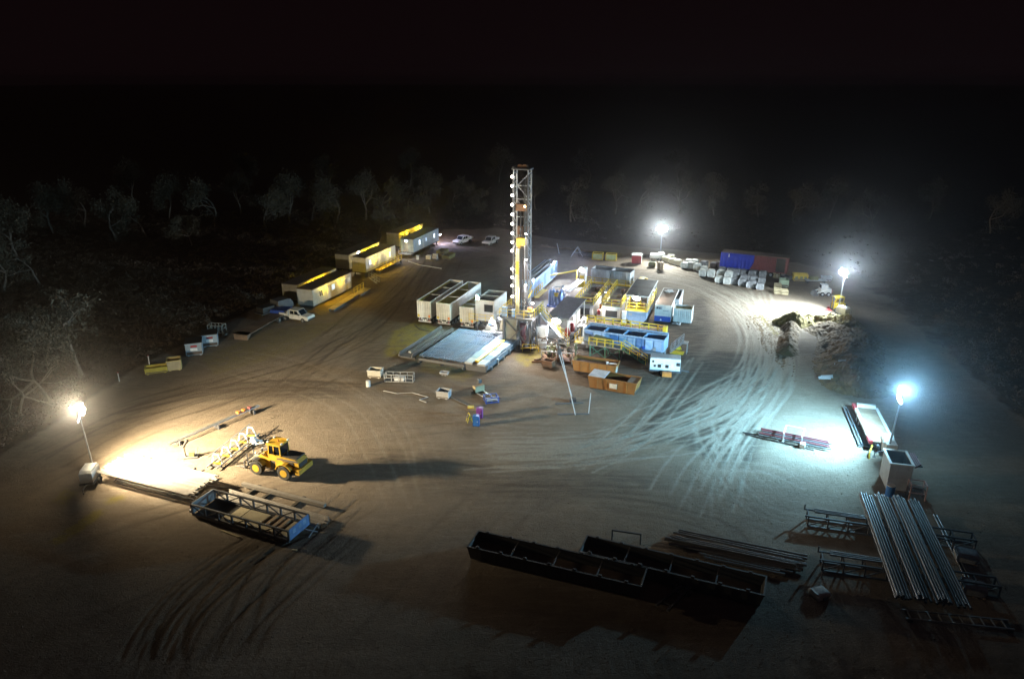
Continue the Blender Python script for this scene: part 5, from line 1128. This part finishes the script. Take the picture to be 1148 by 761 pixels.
# equipment at the far right
t = skip('yellow_bin', 'yellow bin with dark panels behind the right light tower glare', P(889,315)[:2], -12, 2.6, 1.6, 1.2, YEL, MUD, .5, cat='bin')
for x in (.3, 1.2, 1.9): MB().box(x, x+.5, .0, .07, .4, .9).build('dark_panel', OLIVE, t)
t = thing('flat_deck', 'low pale flat deck right of the yellow bin', 'deck', P(904,318), -3)
for k in range(5): MB().box(k*.75, k*.75+.72, 0, 1.4, .5, .6).build('board', LGREY, t)
MB().box(.2, .4, .1, 1.3, 0, .5).box(3.2, 3.4, .1, 1.3, 0, .5).build('support', DGREY, t); MB().box(.8, 2.2, .3, 1.1, .6, 1.2).build('load', OLIVE, t)
t = skip('pale_tray', 'small pale tray near the right light tower', P(922,315)[:2], -5, 1.7, 1.2, .7, LGREY, MUD, .4, cat='tray')
t = skip('dark_trolley', 'dark trolley beside the tarped container end', P(883,316)[:2], 30, 1.2, 1.8, .8, DGREY, MUD, .4, cat='trolley')
t = thing('skid_loader', 'white skid steer loader left of the right light tower', 'loader', P(922,331), 175)
MB().box(-1.2, .6, -.7, .7, .45, 1.3).build('body', WHITE, t); MB().box(-.6, .5, -.6, .6, 1.3, 2.0).build('cab', LGREY, t); MB().box(.502, .53, -.5, .5, 1.35, 1.9).build('windscreen', GLASS, t); MB().prism([(1.0, .1), (1.9, .1), (1.5, .7), (1.0, .7)], -.85, .85, 'y').build('bucket', DGREY, t)
MB().bar((-.8, -.8, 1.3), (1.2, -.8, .6), .14).build('lift_arm', WHITE, t); MB().bar((-.8, .8, 1.3), (1.2, .8, .6), .14).build('lift_arm', WHITE, t); MB().box(-1.4, -1.201, -.6, .6, .5, 1.2).build('rear_grille', MAROON, t)
wheels(t, [(x, s_*.78, .38) for x in (.3, -.75) for s_ in (-1, 1)], .38, .25, ax='y')
t = thing('forklift', 'yellow forklift with red forks beside the right light tower', 'forklift', P(937,348), 185)
MB().box(-1.2, .7, -.6, .6, .4, 1.3).build('body', YEL, t); MB().box(-1.5, -1.2, -.6, .6, .4, 1.2).build('counterweight', DGREY, t)
for x in (-.8, .55):
    for s_ in (-.55, .55): MB().bar((x, s_, 1.3), (x, s_, 2.3), .08).build('cab_post', YEL, t)
MB().box(-.9, .65, -.62, .62, 2.3, 2.4).build('roof', YEL, t); MB().bar((.8, -.35, .2), (.8, -.35, 2.6), .12).bar((.8, .35, .2), (.8, .35, 2.6), .12).bar((.8, -.35, 2.5), (.8, .35, 2.5), .1).build('mast', DGREY, t)
for s_ in (-.3, .3): MB().box(.87, 2.1, s_-.07, s_+.07, .1, .18).build('fork', RED, t)
wheels(t, [(x, s_*.62, .33) for x in (.4, -.95) for s_ in (-1, 1)], .33, .22, ax='y')
t = thing('yellow_crane_arm', 'yellow and red crane attachment behind the forklift', 'attachment', P(932,346), 0)
MB().box(0, .9, 0, .5, 0, .9).build('frame', YEL, t); MB().bar((.2, .25, .9), (1.3, .25, 1.7), .2).build('boom', YEL, t); MB().box(-.5, 0, .05, .4, 0, .3).build('foot', RED, t)

# ------------------------------------------------------------------ right side: flatbed, hopper, pipe stacks
fp = P(974,508)
t = thing('flatbed_trailer', 'flatbed trailer with brown deck and red ends beside the cyan light tower', 'trailer', fp, -14)
for k in range(6): MB().box(.3, 2.2, .6+k*1.4, .6+k*1.4+1.37, 1.02, 1.10).build('deck_board', DECK, t)
for x, nm in ((0, 'side_rail'), (2.2, 'side_rail')): MB().box(x, x+.29, .5, 9.2, .85, 1.14).build(nm, WHITE, t)
for y in (.45, 8.6): MB().box(-.06, .31, y, y+1.3, .84, 1.18).build('end_marker', RED, t)
MB().box(.7, .9, .2, 9, .55, .84).box(1.6, 1.8, .2, 9, .55, .84).build('chassis', DGREY, t); wheels(t, [(x, y, .42) for x in (.2, 2.3) for y in (6.2, 7.3)], .42, .3)
MB().box(.3, 2.2, 8.9, 9.3, 1.11, 1.5).build('headboard', WHITE, t); MB().box(1.3, 2.3, -.7, .4, .6, 1.5).build('tool_locker', WHITE, t); MB().bar((.3, .4, .7), (-.2, -1.0, .5), .12).bar((-.2, -1, .5), (-.2, -1.2, 0), .12).build('drawbar', YEL, t)
t = thing('pipe_cradle', 'long thin steel frame on the ground left of the flatbed trailer', 'frame', P(963,501), -14)
MB().bar((0, 0, .2), (0, 9.5, .2), .12).bar((.35, .4, .2), (.35, 9.5, .2), .1).bar((0, 0, .2), (2.5, -.3, .2), .12).bar((0, 9.5, .2), (.35, 9.5, .2), .1).build('rail', DGREY, t)
for y in (1, 5, 8.5): MB().box(-.1, .45, y, y+.12, 0, .14).build('sleeper', DGREY, t)
hx, hy = P(993,549)[:2]
t = thing('hopper_bin', 'tall grey steel hopper bin open at the top near the cyan light tower', 'hopper', (hx, hy), -14); W, Ln, Hh = 1.9, 2.8, 2.7
for x in (0, W-.08): MB().box(x, x+.08, .08, Ln-.08, .1, Hh).build('side_wall', GREY, t)
MB().box(0, W, 0, .08, .1, Hh).build('front_wall', GREY, t); MB().box(0, W, Ln-.08, Ln, .1, Hh).build('rear_wall', GREY, t); MB().box(.08, W-.08, .08, Ln-.08, 1.4, 1.5).build('contents', BLACK, t); MB().box(.2, W-.2, .2, Ln-.2, 0, .1).build('skid', DGREY, t)
MB().box(-.1, .12, -.1, Ln+.1, Hh, Hh+.1).box(W-.12, W+.1, -.1, Ln+.1, Hh, Hh+.1).box(.12, W-.12, -.1, .12, Hh, Hh+.1).box(.12, W-.12, Ln-.12, Ln+.1, Hh, Hh+.1).build('rim', WHITE, t)
for k in range(4): MB().tube((W+.25+.18*k, .2+.2*k, .1+Hh-.3), (W+.2+.18*k, Ln+.3, .1+Hh-.3), .08, 8).build('side_pipe', MAROON, t)
MB().box(W+.1, W+1.0, .8, 1.0, Hh-.45, Hh-.29).box(W+.1, W+1.0, 2.6, 2.8, Hh-.45, Hh-.29).build('pipe_bracket', DGREY, t)
t = thing('blue_drum', 'blue plastic drum with white lid in front of the hopper bin', 'drum', (hx-.1, hy-.9), 0); MB().tube((0, 0, 0), (0, 0, 1.0), .38, 16).build('shell', SKY_P, t); MB().tube((0, 0, 1.0), (0, 0, 1.06), .36, 16).build('lid', PAPER, t)
t = thing('maroon_frame', 'small rusty red tube frame in front of the hopper bin', 'frame', (hx+1.3, hy-1.6), -14); b = MB()
for x in (0, 1.3):
    for y in (0, 1.0): b.bar((x, y, 0), (x, y, 1.5), .09)
for z in (.7, 1.5):
    for y in (0, 1.0): b.bar((0, y, z), (1.3, y, z), .08)
    for x in (0, 1.3): b.bar((x, 0, z), (x, 1, z), .08)
b.build('frame', mat('pinkish_steel', (.42, .26, .24), .5), t)
def trestle(label, px, yaw, Ln, Hh=1.05, wd=1.1, m=DGREY, group='pipe trestles'):
    t = thing('pipe_trestle', label, 'trestle', px, yaw, group); n = max(3, int(Ln/1.5))
    for y in (0, wd): MB().bar((0, y, .08), (Ln, y, .08), .13).build('base_rail', m, t); MB().bar((-.3, y, Hh-.1), (Ln, y, Hh-.1), .12).build('top_rail', m, t)
    for i in range(n+1):
        x = Ln*i/n
        for y in (0, wd): MB().bar((x, y, .1), (x, y, Hh-.1), .11).build('upright', m, t)
        MB().bar((x, 0, Hh-.12), (x, wd, Hh-.12), .09).build('cross_tie', m, t)
        if i < n: MB().bar((x, 0, .12), (x+Ln/n, 0, Hh-.15), .08).build('brace', m, t)
    MB().bar((-.25, wd, Hh-.1), (-.25, wd, Hh+.35), .1).build('stop_post', m, t)
    return t
trestle('far steel trestle carrying the right pipe stack', P(905,590), -16, 12.5, 1.1); trestle('near steel trestle carrying the right pipe stack', P(921,640), -15, 12.0, 1.1)
for k, (x, y, n_, lab) in enumerate([(908,588,4,'left part of the far trestle'), (923,637,4,'left part of the near trestle')]):
    me = pipe_mesh('short_pipe', 4.0, .07, PIPED); pipes('short_pipe', 'short steel pipe lying along the '+lab, 'short pipes on the trestles', me, P(x, y), [-16, -15][k]-90, [-.30-.22*i for i in range(3)], 1.12, .2, y0=.3)
rp = pipe_mesh('casing_pipe', 14.0, .085, PIPED); r0 = P(1004,668, 1.15)
xs = [i*.195 for i in range(6)]+[1.30+i*.195 for i in range(6)]+[2.62+i*.195 for i in range(6)]+[3.95+i*.195 for i in range(5)]
xs += [(.1+i*.195, 1.33) for i in range(3)]+[(1.4+i*.195, 1.33) for i in range(3)]+[(2.8+i*.195, 1.33) for i in range(4)]
pipes('casing_pipe', 'long dull steel pipe in the big stack at the lower right', 'pipes in the lower right stack', rp, r0, -14.3, xs, 1.17, .25, cat='pipe')
rl = pipe_mesh('long_pipe', 9.0, .08, PIPED); pipes('long_pipe', 'loose long pipe leaning just right of the big stack', 'loose pipes right of the stack', rl, P(1084,652), -14.3, [0, .25], .1, .1)
t = thing('ladder', 'long steel ladder lying in the dark below the right pipe stack', 'ladder', P(1014,696), -9); 
for y in (0, .9): MB().bar((0, y, .25), (7.0, y, .25), .1).build('stile', STEEL, t)
for i in range(10): MB().bar((.4+i*.68, 0, .25), (.4+i*.68, .9, .25), .08).build('rung', STEEL, t)
for x in (.2, 6.6): MB().box(x, x+.3, -.1, 1.0, 0, .2).build('sleeper', WOODD, t)
for lab, px in (('dark wrapped bundle upper of two right of the loose pipes', (1082, 628)), ('dark wrapped bundle lower of two right of the loose pipes', (1090, 664))):
    t = thing('wrapped_bundle', lab, 'bundle', P(*px), -20, 'dark bundles at the right edge')
    for nm, me, z in (('pallet', PALM, 0), ('bag', BG[0], .131)):
        o = bpy.data.objects.new(nm, me); col.objects.link(o); o.parent = t; o.location = (0, 0, z); o.scale = (1.2, 1.0, .7 if nm == 'bag' else 1)
t = thing('sand_bag', 'flat pale bulk sack on the ground by the near trestle', 'sack', P(918,668), 20)
o = bpy.data.objects.new('sack', BW[1]); col.objects.link(o); o.parent = t; o.scale = (.85, .8, .45); MB().box(-.1, .3, -.62, -.5, .1, .3).build('tie', DGREY, t)
t = thing('red_pipe_bundle', 'bundle of dark red pipes strapped between white hoops on the open ground', 'pipe bundle', P(836,483), -27); random.seed(8)
for k in range(9): MB().tube((1.6+random.uniform(-.2, .2), -.9+.2*k, .3+.14*(k % 2)), (8.3+random.uniform(-.3, .3), -.9+.2*k, .3+.14*(k % 2)), .075, 8).build('pipe', MAROON if k % 3 else PIPED, t)
MB().tube((-.2, -.7, .12), (3.4, -.8, .2), .08, 8).build('loose_pipe', BLACK, t); MB().tube((.1, -.95, .1), (7.0, -1.5, .1), .06, 8).build('loose_pipe', BLACK, t)
for x in (3.9, 5.7): MB().bar((x, -1.0, .05), (x, -1.0, 1.1), .1).bar((x, 1.0, .05), (x, 1.0, 1.1), .1).bar((x, -1, 1.1), (x, 1, 1.1), .1).box(x-.1, x+.1, -1.1, 1.1, 0, .2).build('hoop', PAPER, t)
MB().bar((3.9, 1.0, 1.1), (5.7, 1.0, 1.1), .08).build('tie_bar', PAPER, t); MB().box(5.6, 6.1, -1.5, -1.0, .05, .5).build('strap_box', PAPER, t)

# ------------------------------------------------------------------ dark troughs and pipes at the bottom
for lab, px in (('left long dark steel trough in the foreground', (719, 658)), ('right long dark steel trough in the foreground', (857, 668))):
    x, y = P(*px, 1.1)[:2]
    t = skip('steel_trough', lab, (x, y), 69.5 if px[0] < 800 else 68, 2.3, 13.7, 1.1, mat('trough_steel', (.055, .053, .055), .65, grime=.6), MUD, .22, 'long dark troughs', cat='trough')
    for k in range(7):
        MB().box(.02, .14, 1.0+k*1.95, 1.25+k*1.95, 1.18, 1.32).build('lifting_lug', DGREY, t); MB().box(2.16, 2.28, 1.0+k*1.95, 1.25+k*1.95, 1.18, 1.32).build('lifting_lug', DGREY, t)
    for k in range(3): MB().bar((.06, 3.4+k*3.4, .95), (2.24, 3.4+k*3.4, .95), .1).build('cross_tie', DGREY, t)
t = thing('tow_frame', 'dark tow frame on the ground beside the right trough', 'tow frame', P(748,688), 50)
MB().bar((0, 0, .3), (3.4, 0, .3), .16).build('beam', DGREY, t); MB().bar((0, .9, .3), (3.4, .5, .3), .16).build('beam', DGREY, t); MB().bar((.6, 0, .3), (.6, .85, .3), .12).bar((2.2, 0, .3), (2.2, .65, .3), .12).build('tie', DGREY, t); wheels(t, [(2.8, -.25, .35), (2.8, .9, .35)], .35, .22, ax='y')
t = thing('small_gantry', 'small dark steel stand behind the right trough', 'stand', P(686,605), -15); MB().bar((0, 0, 0), (0, 0, 1.0), .1).bar((2.3, 0, 0), (2.3, 0, 1.0), .1).bar((0, 0, .95), (2.3, 0, .95), .12).bar((0, .6, 0), (0, 0, .9), .08).bar((2.3, .6, 0), (2.3, 0, .9), .08).build('frame', DGREY, t)
me = pipe_mesh('dark_pipe', 10.0, .09, PIPED); q = P(752,604)
pipes('dark_pipe', 'dark steel pipe in the pile behind the right trough', 'dark pipe pile', me, q, -111, [(.25*i, .22) for i in range(5)]+[(-.7-.25*i, .22) for i in range(3)]+[(.1+.25*i, .4) for i in range(3)], .2, .5, yawjit=.8)
me = pipe_mesh('dark_pipe_short', 6.0, .09, PIPED); pipes('dark_pipe', 'shorter dark steel pipe at the front of the pile behind the trough', 'short dark pipes', me, P(790,622), -112, [(.0, .2), (.25, .2), (.6, .2), (-.3, .2)], .2, .6, yawjit=1.5)
for k, px in enumerate([(770,606),(840,623),(880,633)]): t = tag(MB().box(-.1, .1, -1.6, 1.2, 0, .12).build('timber_sleeper', WOODD), ['left','middle','right'][k]+' timber sleeper under the dark pipe pile', 'sleeper', 'sleepers under the dark pipes'); t.location = P(*px); t.rotation_euler = (0, 0, R(-20))

# ------------------------------------------------------------------ left: pipe rack, truss, basket, loader
LY = -21.5
l0 = P(108,529,1.0); me = pipe_mesh('rack_pipe', 11.2, .075, PIPEW)
pipes('rack_pipe', 'pale steel pipe in the brightly lit layer on the left rack', 'pipes on the left rack', me, l0, LY-90, [-.17*i for i in range(22)], 1.02, .35)
me2 = pipe_mesh('rack_pipe_dark', 9.0, .07, PIPED); pipes('lower_pipe', 'darker pipe slung low under the left rack', 'pipes under the left rack', me2, P(128,541,.4), LY-90, [(-.1, .35), (-.5, .35), (-1.0, .35)], .35, .3)
for k, (lab, px) in enumerate((('left crossed leg stand under the bright pipe layer', (132, 541)), ('right crossed leg stand under the bright pipe layer', (192, 556)))):
    t = thing('cross_stand', lab, 'pipe stand', P(*px), LY, 'crossed pipe stands')
    for y in (0, 3.4): MB().bar((-.5, y, 0), (.5, y, .93), .1).build('leg', DGREY, t); MB().bar((.5, y+.12, 0), (-.5, y+.12, .93), .1).build('leg', DGREY, t)
    MB().bar((-.5, -.1, .88), (-.5, 3.7, .88), .12).bar((.5, -.1, .88), (.5, 3.7, .88), .12).build('top_beam', DGREY, t); MB().bar((0, 0, .2), (0, 3.5, .2), .1).build('spreader', DGREY, t)
t = thing('truss_gantry', 'white painted truss walkway frame behind the left pipe rack', 'truss', P(236,523), 77-90)
for x in (0, 1.1): MB().bar((x, -.6, .25), (x, 7.0, .25), .12).build('bottom_chord', STEEL, t)
MB().bar((.0, -.2, 1.15), (.0, 7.2, 1.15), .1).build('top_chord', STEEL, t)
for i in range(5):
    y = .4+i*1.5; MB().bar((0, y, .3), (.25, y, 1.2), .11).build('hoop_leg', WHITE, t); MB().bar((1.1, y, .3), (.75, y, 1.2), .11).build('hoop_leg', WHITE, t); MB().bar((.25, y, 1.2), (.75, y, 1.2), .11).build('hoop_top', WHITE, t); MB().bar((0, y, .25), (1.1, y, .25), .1).build('cross_tie', YEL, t)
for y in (0, 6.5): MB().box(-.1, 1.2, y, y+.2, 0, .2).build('foot', DGREY, t)
t = thing('crumpled_sheet', 'crumpled white plastic sheet behind the loader', 'sheet', P(285,497), 30)
q = MB(); random.seed(2); n = 7
for i in range(n):
    for j in range(n): r2 = math.hypot(i-3, j-3); q.v.append(((i-3)*.28+random.uniform(-.08, .08), (j-3)*.2+random.uniform(-.08, .08), max(.02, (.75 if r2 < 2 else .35)-r2*.09+random.uniform(-.18, .18))))
q.f = [(i*n+j, (i+1)*n+j, (i+1)*n+j+1, i*n+j+1) for i in range(n-1) for j in range(n-1)]; q.build('sheet', PAPER, t)
q = MB().box(-.5, .5, -.4, .4, 0, .25).build('covered_block', WOOD, t)
t = thing('beam_on_stands', 'long steel boom with orange lashings lying in the glare behind the pipe rack', 'boom', P(190,503), 55)
MB().bar((0, 0, .5), (11.0, 0, .7), .16).build('boom', STEEL, t); MB().bar((0, .3, .5), (11, .3, .7), .1).build('boom_rail', STEEL, t)
for x in (1, 5.5, 10): MB().box(x, x+.2, -.3, .6, 0, .5).build('stand', DGREY, t)
for x in (8.2, 8.9, 9.7): MB().box(x, x+.25, -.1, .35, .72, .95).build('lashing', ORANGE2 if x < 9 else MAROON, t)
t = thing('pump_stand', 'small hand pump stand with raised black nozzle behind the left pipes', 'pump', P(206,515), 10)
MB().box(0, 1.3, 0, .9, 0, .12).build('base', DGREY, t); MB().box(.5, .95, .2, .6, .12, .6).build('pump', OLIVE, t); MB().tube((.15, .4, .1), (.05, .4, 1.2), .06, 8).tube((.05, .4, 1.2), (.5, .4, 1.9), .13, 8).build('nozzle', BLACK, t); MB().bar((1.3, .4, 0), (1.3, .4, 1.1), .08).build('handle_post', STEEL, t)
t = thing('beam_on_stands', 'single long pale beam on three black sleepers below the loader', 'beam', P(271,547), -23)
MB().box(0, 9.2, 0, .35, .2, .5).build('beam', PIPEW, t)
for x in (1.2, 3.0, 6.3): MB().box(x, x+.3, -1.1, .9, .02, .2).build('sleeper', WOODD, t)
me = pipe_mesh('ground_pipe', 11.0, .08, PIPEW); pipes('ground_pipe', 'weathered pipe in the flat bundle between the beam and the basket', 'pipes behind the basket', me, P(246,562), -24-90, [-.19*i for i in range(9)], .3, .25)
for k, px in enumerate([(262,568),(338,592)]): t = tag(MB().box(-.12, .12, -.3, 2.0, 0, .2).build('timber_sleeper', WOODD), ['left','right'][k]+' timber sleeper under the flat pipe bundle', 'sleeper', 'sleepers behind the basket'); t.location = P(*px); t.rotation_euler = (0, 0, R(-24))
# basket
t = thing('cargo_basket', 'long open steel cargo basket with blue end plate and sand sheets', 'basket', P(217,580), -22.7); Ln, W, Hh = 10.2, 2.6, 1.3
for y in (0, W): 
    MB().bar((0, y, .35), (Ln, y, .35), .18, .22).build('bottom_rail', DGREY, t); MB().bar((0, y, Hh), (Ln, y, Hh), .13).build('top_rail', STEEL if y == 0 else DGREY, t)
    for i in range(8):
        x = Ln*i/7; MB().bar((x, y, .4), (x, y, Hh), .13).build('upright', DGREY, t)
        if i < 7: MB().bar((x, y, .45 if i % 2 else Hh-.06), (x+Ln/7, y, Hh-.06 if i % 2 else .45), .08).build('brace', DGREY, t)
MB().box(.1, Ln-.1, .12, W-.12, .28, .34).build('floor', BLACK, t)
for x0, x1, m in ((3.2, 4.2, SAND), (4.3, 6.4, SAND), (8.9, 9.9, SAND)): MB().box(x0, x1, .3, W-.3, .341, .5).build('sand_sheet', m, t)
for x in (6.9, 7.6, 8.2): MB().box(x, x+.3, .2, W-.2, .341, .55).build('timber', WOOD, t)
MB().box(3.0, 8.4, .25, .75, .56, .62).build('plank', SAND, t)
MB().box(-.06, .02, .07, W-.07, .4, Hh+.1).build('end_plate', GREY, t)
e = MB().box(Ln-.02, Ln+.06, .07, W-.07, .4, Hh+.1).build('end_plate', MBLUE, t); tag(e, 'blue end plate with pale stencil marks')
for y in (.45, 1.2, 1.8): MB().box(Ln+.061, Ln+.07, y, y+.35, .8, 1.2).build('stencil', LBLUE, e)
for x in (.3, 5, 9.6): MB().box(x, x+.25, .0, W, .02, .24).build('skid', DGREY, t)
for y in (.3, 2.3): MB().tube((-.35, y, .9), (-.07, y, .9), .22, 12).build('end_buffer', MAROON, t); 
MB().box(-.5, -.2, .1, .4, .3, .6).build('tow_eye', PAPER, t); MB().bar((Ln+.1, 1.9, .3), (Ln+1.0, 2.3, .05), .1).bar((Ln+.8, 1.4, .05), (Ln+1.1, 2.4, .9), .06).build('drawbar', LGREY, t)
for k, (a, b, lab) in enumerate((((248,594),(268,602),'short pale timber batten lying in front of the basket'), ((327,616),(333,616.5),'small pale offcut on the ground beyond the basket end'))):
    tag(MB().bar(P(*a, .05), P(*b, .05), .15, .08).build('timber_batten', SAND), lab, 'batten')
tag(MB().bar(P(210,540,.5), P(268,549,.06), .10).build('leaning_rod', PIPEW), 'thin pale rod between the left rack and the long beam', 'rod')

# wheel loader: front faces +x
A = Vector(P(320,537)); B = Vector(P(290,531)); d = (B-A); wb = 3.1; yaw = math.degrees(math.atan2(d.y, d.x))
ce = (A+B)/2 + Vector((d.normalized().y, -d.normalized().x, 0))*1.0
t = thing('wheel_loader', 'yellow wheel loader with pallet forks and big black tyres', 'wheel loader', (ce.x, ce.y), yaw)
MB().prism([(-2.9, 1.0), (-.35, .85), (-.35, 1.75), (-1.0, 2.15), (-2.6, 2.05), (-2.95, 1.7)], -.72, .72, 'y').build('engine_hood', LYEL, t)
MB().box(-2.75, -1.15, -.66, .66, 2.06, 2.22).box(-2.99, -2.86, -.6, .6, 1.1, 1.7).box(-2.4, -1.2, -.75, -.721, 1.15, 1.75).box(-2.4, -1.2, .721, .75, 1.15, 1.75).build('grille', BLACK, t)
MB().box(-3.2, -2.75, -1.1, 1.1, .75, 1.25).build('counterweight', LYEL, t)
MB().box(-.35, .45, -.5, .5, .6, 1.5).build('articulation_joint', DGREY, t)
MB().prism([(.4, .6), (2.0, .6), (2.2, 1.3), (1.3, 1.9), (.4, 1.6)], -.55, .55, 'y').build('front_frame', LYEL, t)
cb = MB().prism([(-1.05, 1.55), (.35, 1.55), (.42, 2.2), (-1.0, 2.2)], -.7, .7, 'y').build('cab', LYEL, t)
for x in (-.98, -.25, .34):
    for s_ in (-.66, .66): MB().bar((x, s_, 2.2), (x*.92-.03, s_*.95, 3.15), .1).build('pillar', LYEL, cb)
MB().box(-1.08, .46, -.76, .76, 3.15, 3.32).build('roof', LYEL, cb)
for s_ in (-1, 1): MB().box(-.93, .3, s_*.64-.01, s_*.64+.01, 2.2, 3.13).build('side_glass', GLASS, cb)
MB().box(.36, .38, -.6, .6, 2.2, 3.13).build('windscreen', GLASS, cb); MB().box(-1.0, -.98, -.6, .6, 2.2, 3.13).build('rear_glass', GLASS, cb)
wheels(t, [(x, s_*1.0, .74) for x in (wb/2, -wb/2) for s_ in (-1, 1)], .74, .55, LYEL, 'y')
for x in (wb/2, -wb/2):
    for s_ in (-1, 1):
        pts = [(x+.95*math.cos(a), .74+.95*math.sin(a)) for a in np.linspace(.35, 2.7, 7)]; pts2 = [(x+.88*math.cos(a), .74+.88*math.sin(a)) for a in np.linspace(2.7, .35, 7)]
        MB().prism(pts+pts2, s_*1.0-.3, s_*1.0+.3, 'y').build('mudguard', DGREY if x > 0 else LYEL, t)
for s_ in (-.42, .42): MB().bar((1.1, s_, 1.75), (2.2, s_, 1.45), .16, .28).bar((2.2, s_, 1.45), (3.0, s_, .6), .16, .24).build('lift_arm', mat('grey_lift_arm', (.34, .32, .28), .6), t)
MB().tube((1.0, 0, 1.5), (2.5, 0, 1.3), .1, 10).build('tilt_cylinder', STEEL, t)
MB().box(3.0, 3.12, -1.0, 1.0, .25, .45).box(3.0, 3.12, -1.0, 1.0, .95, 1.1).box(3.0, 3.12, -1, -.9, .45, .95).box(3.0, 3.12, .9, 1, .45, .95).bar((3.05, -.5, .4), (3.05, -.5, 1.6), .1).bar((3.05, .5, .4), (3.05, .5, 1.6), .1).build('fork_carriage', DGREY, t)
for s_ in (-.6, .6): MB().prism([(3.12, .18), (4.3, .14), (4.3, .17), (3.12, .28)], s_-.08, s_+.08, 'y').build('fork_tine', STEEL, t)
MB().tube((-1.5, .3, 2.1), (-1.5, .3, 2.8), .07, 8).build('exhaust', BLACK, t)
for s_ in (-1, 1):
    MB().box(-2.85, -.6, s_*.735-.012, s_*.735+.012, 1.8, 1.95).build('side_stripe', DGREY, t); MB().bar((.4, s_*.72, 2.7), (.75, s_*1.05, 2.7), .04).box(.7, .76, s_*1.05-.09, s_*1.05+.09, 2.5, 2.85).build('mirror', BLACK, t)
    for x in (.42, -1.1): MB().box(x-.06, x+.06, s_*.5-.1, s_*.5+.1, 3.32, 3.45).build('work_light', PAPER, t)
    MB().path([(.5, s_*.3, 1.5), (1.0, s_*.35, 2.0), (1.7, s_*.3, 1.8), (2.5, s_*.25, 1.4), (2.95, s_*.3, 1.0)], .035).build('hydraulic_hose', BLACK, t)
MB().tube((-.4, 0, 3.32), (-.4, 0, 3.5), .08, 8).build('beacon', ORANGE2, t); MB().box(-3.0, -.4, -.7, .7, .6, .99).build('belly_pan', mat('muddy_steel', (.14, .11, .075), .9), t)
for s_ in (-.5, .5): MB().tube((1.9, s_, 1.9), (2.0, s_, 1.9), .12, 10).build('headlight', PAPER, t)
MB().bar((-.1, -.85, .5), (-.1, -.85, 1.5), .06).bar((.3, -.85, .5), (.3, -.85, 1.5), .06).bar((-.1, -.85, .6), (.3, -.85, .6), .06).bar((-.1, -.85, .95), (.3, -.85, .95), .06).build('ladder', LYEL, t)

# ------------------------------------------------------------------ dusty night air
hz = MB().box(-2800, 2800, -200, 4700, -2, 42).build('haze', bpy.data.materials.new('haze_air')); hz['kind'] = 'stuff'
m = hz.data.materials[0]; m.use_nodes = True; m.node_tree.nodes.clear(); o = m.node_tree.nodes.new('ShaderNodeOutputMaterial'); v = m.node_tree.nodes.new('ShaderNodeVolumePrincipled')
v.inputs['Density'].default_value = .00021; v.inputs['Color'].default_value = (.9, .9, .95, 1); v.inputs['Anisotropy'].default_value = .955
m.node_tree.links.new(v.outputs[0], o.inputs['Volume'])
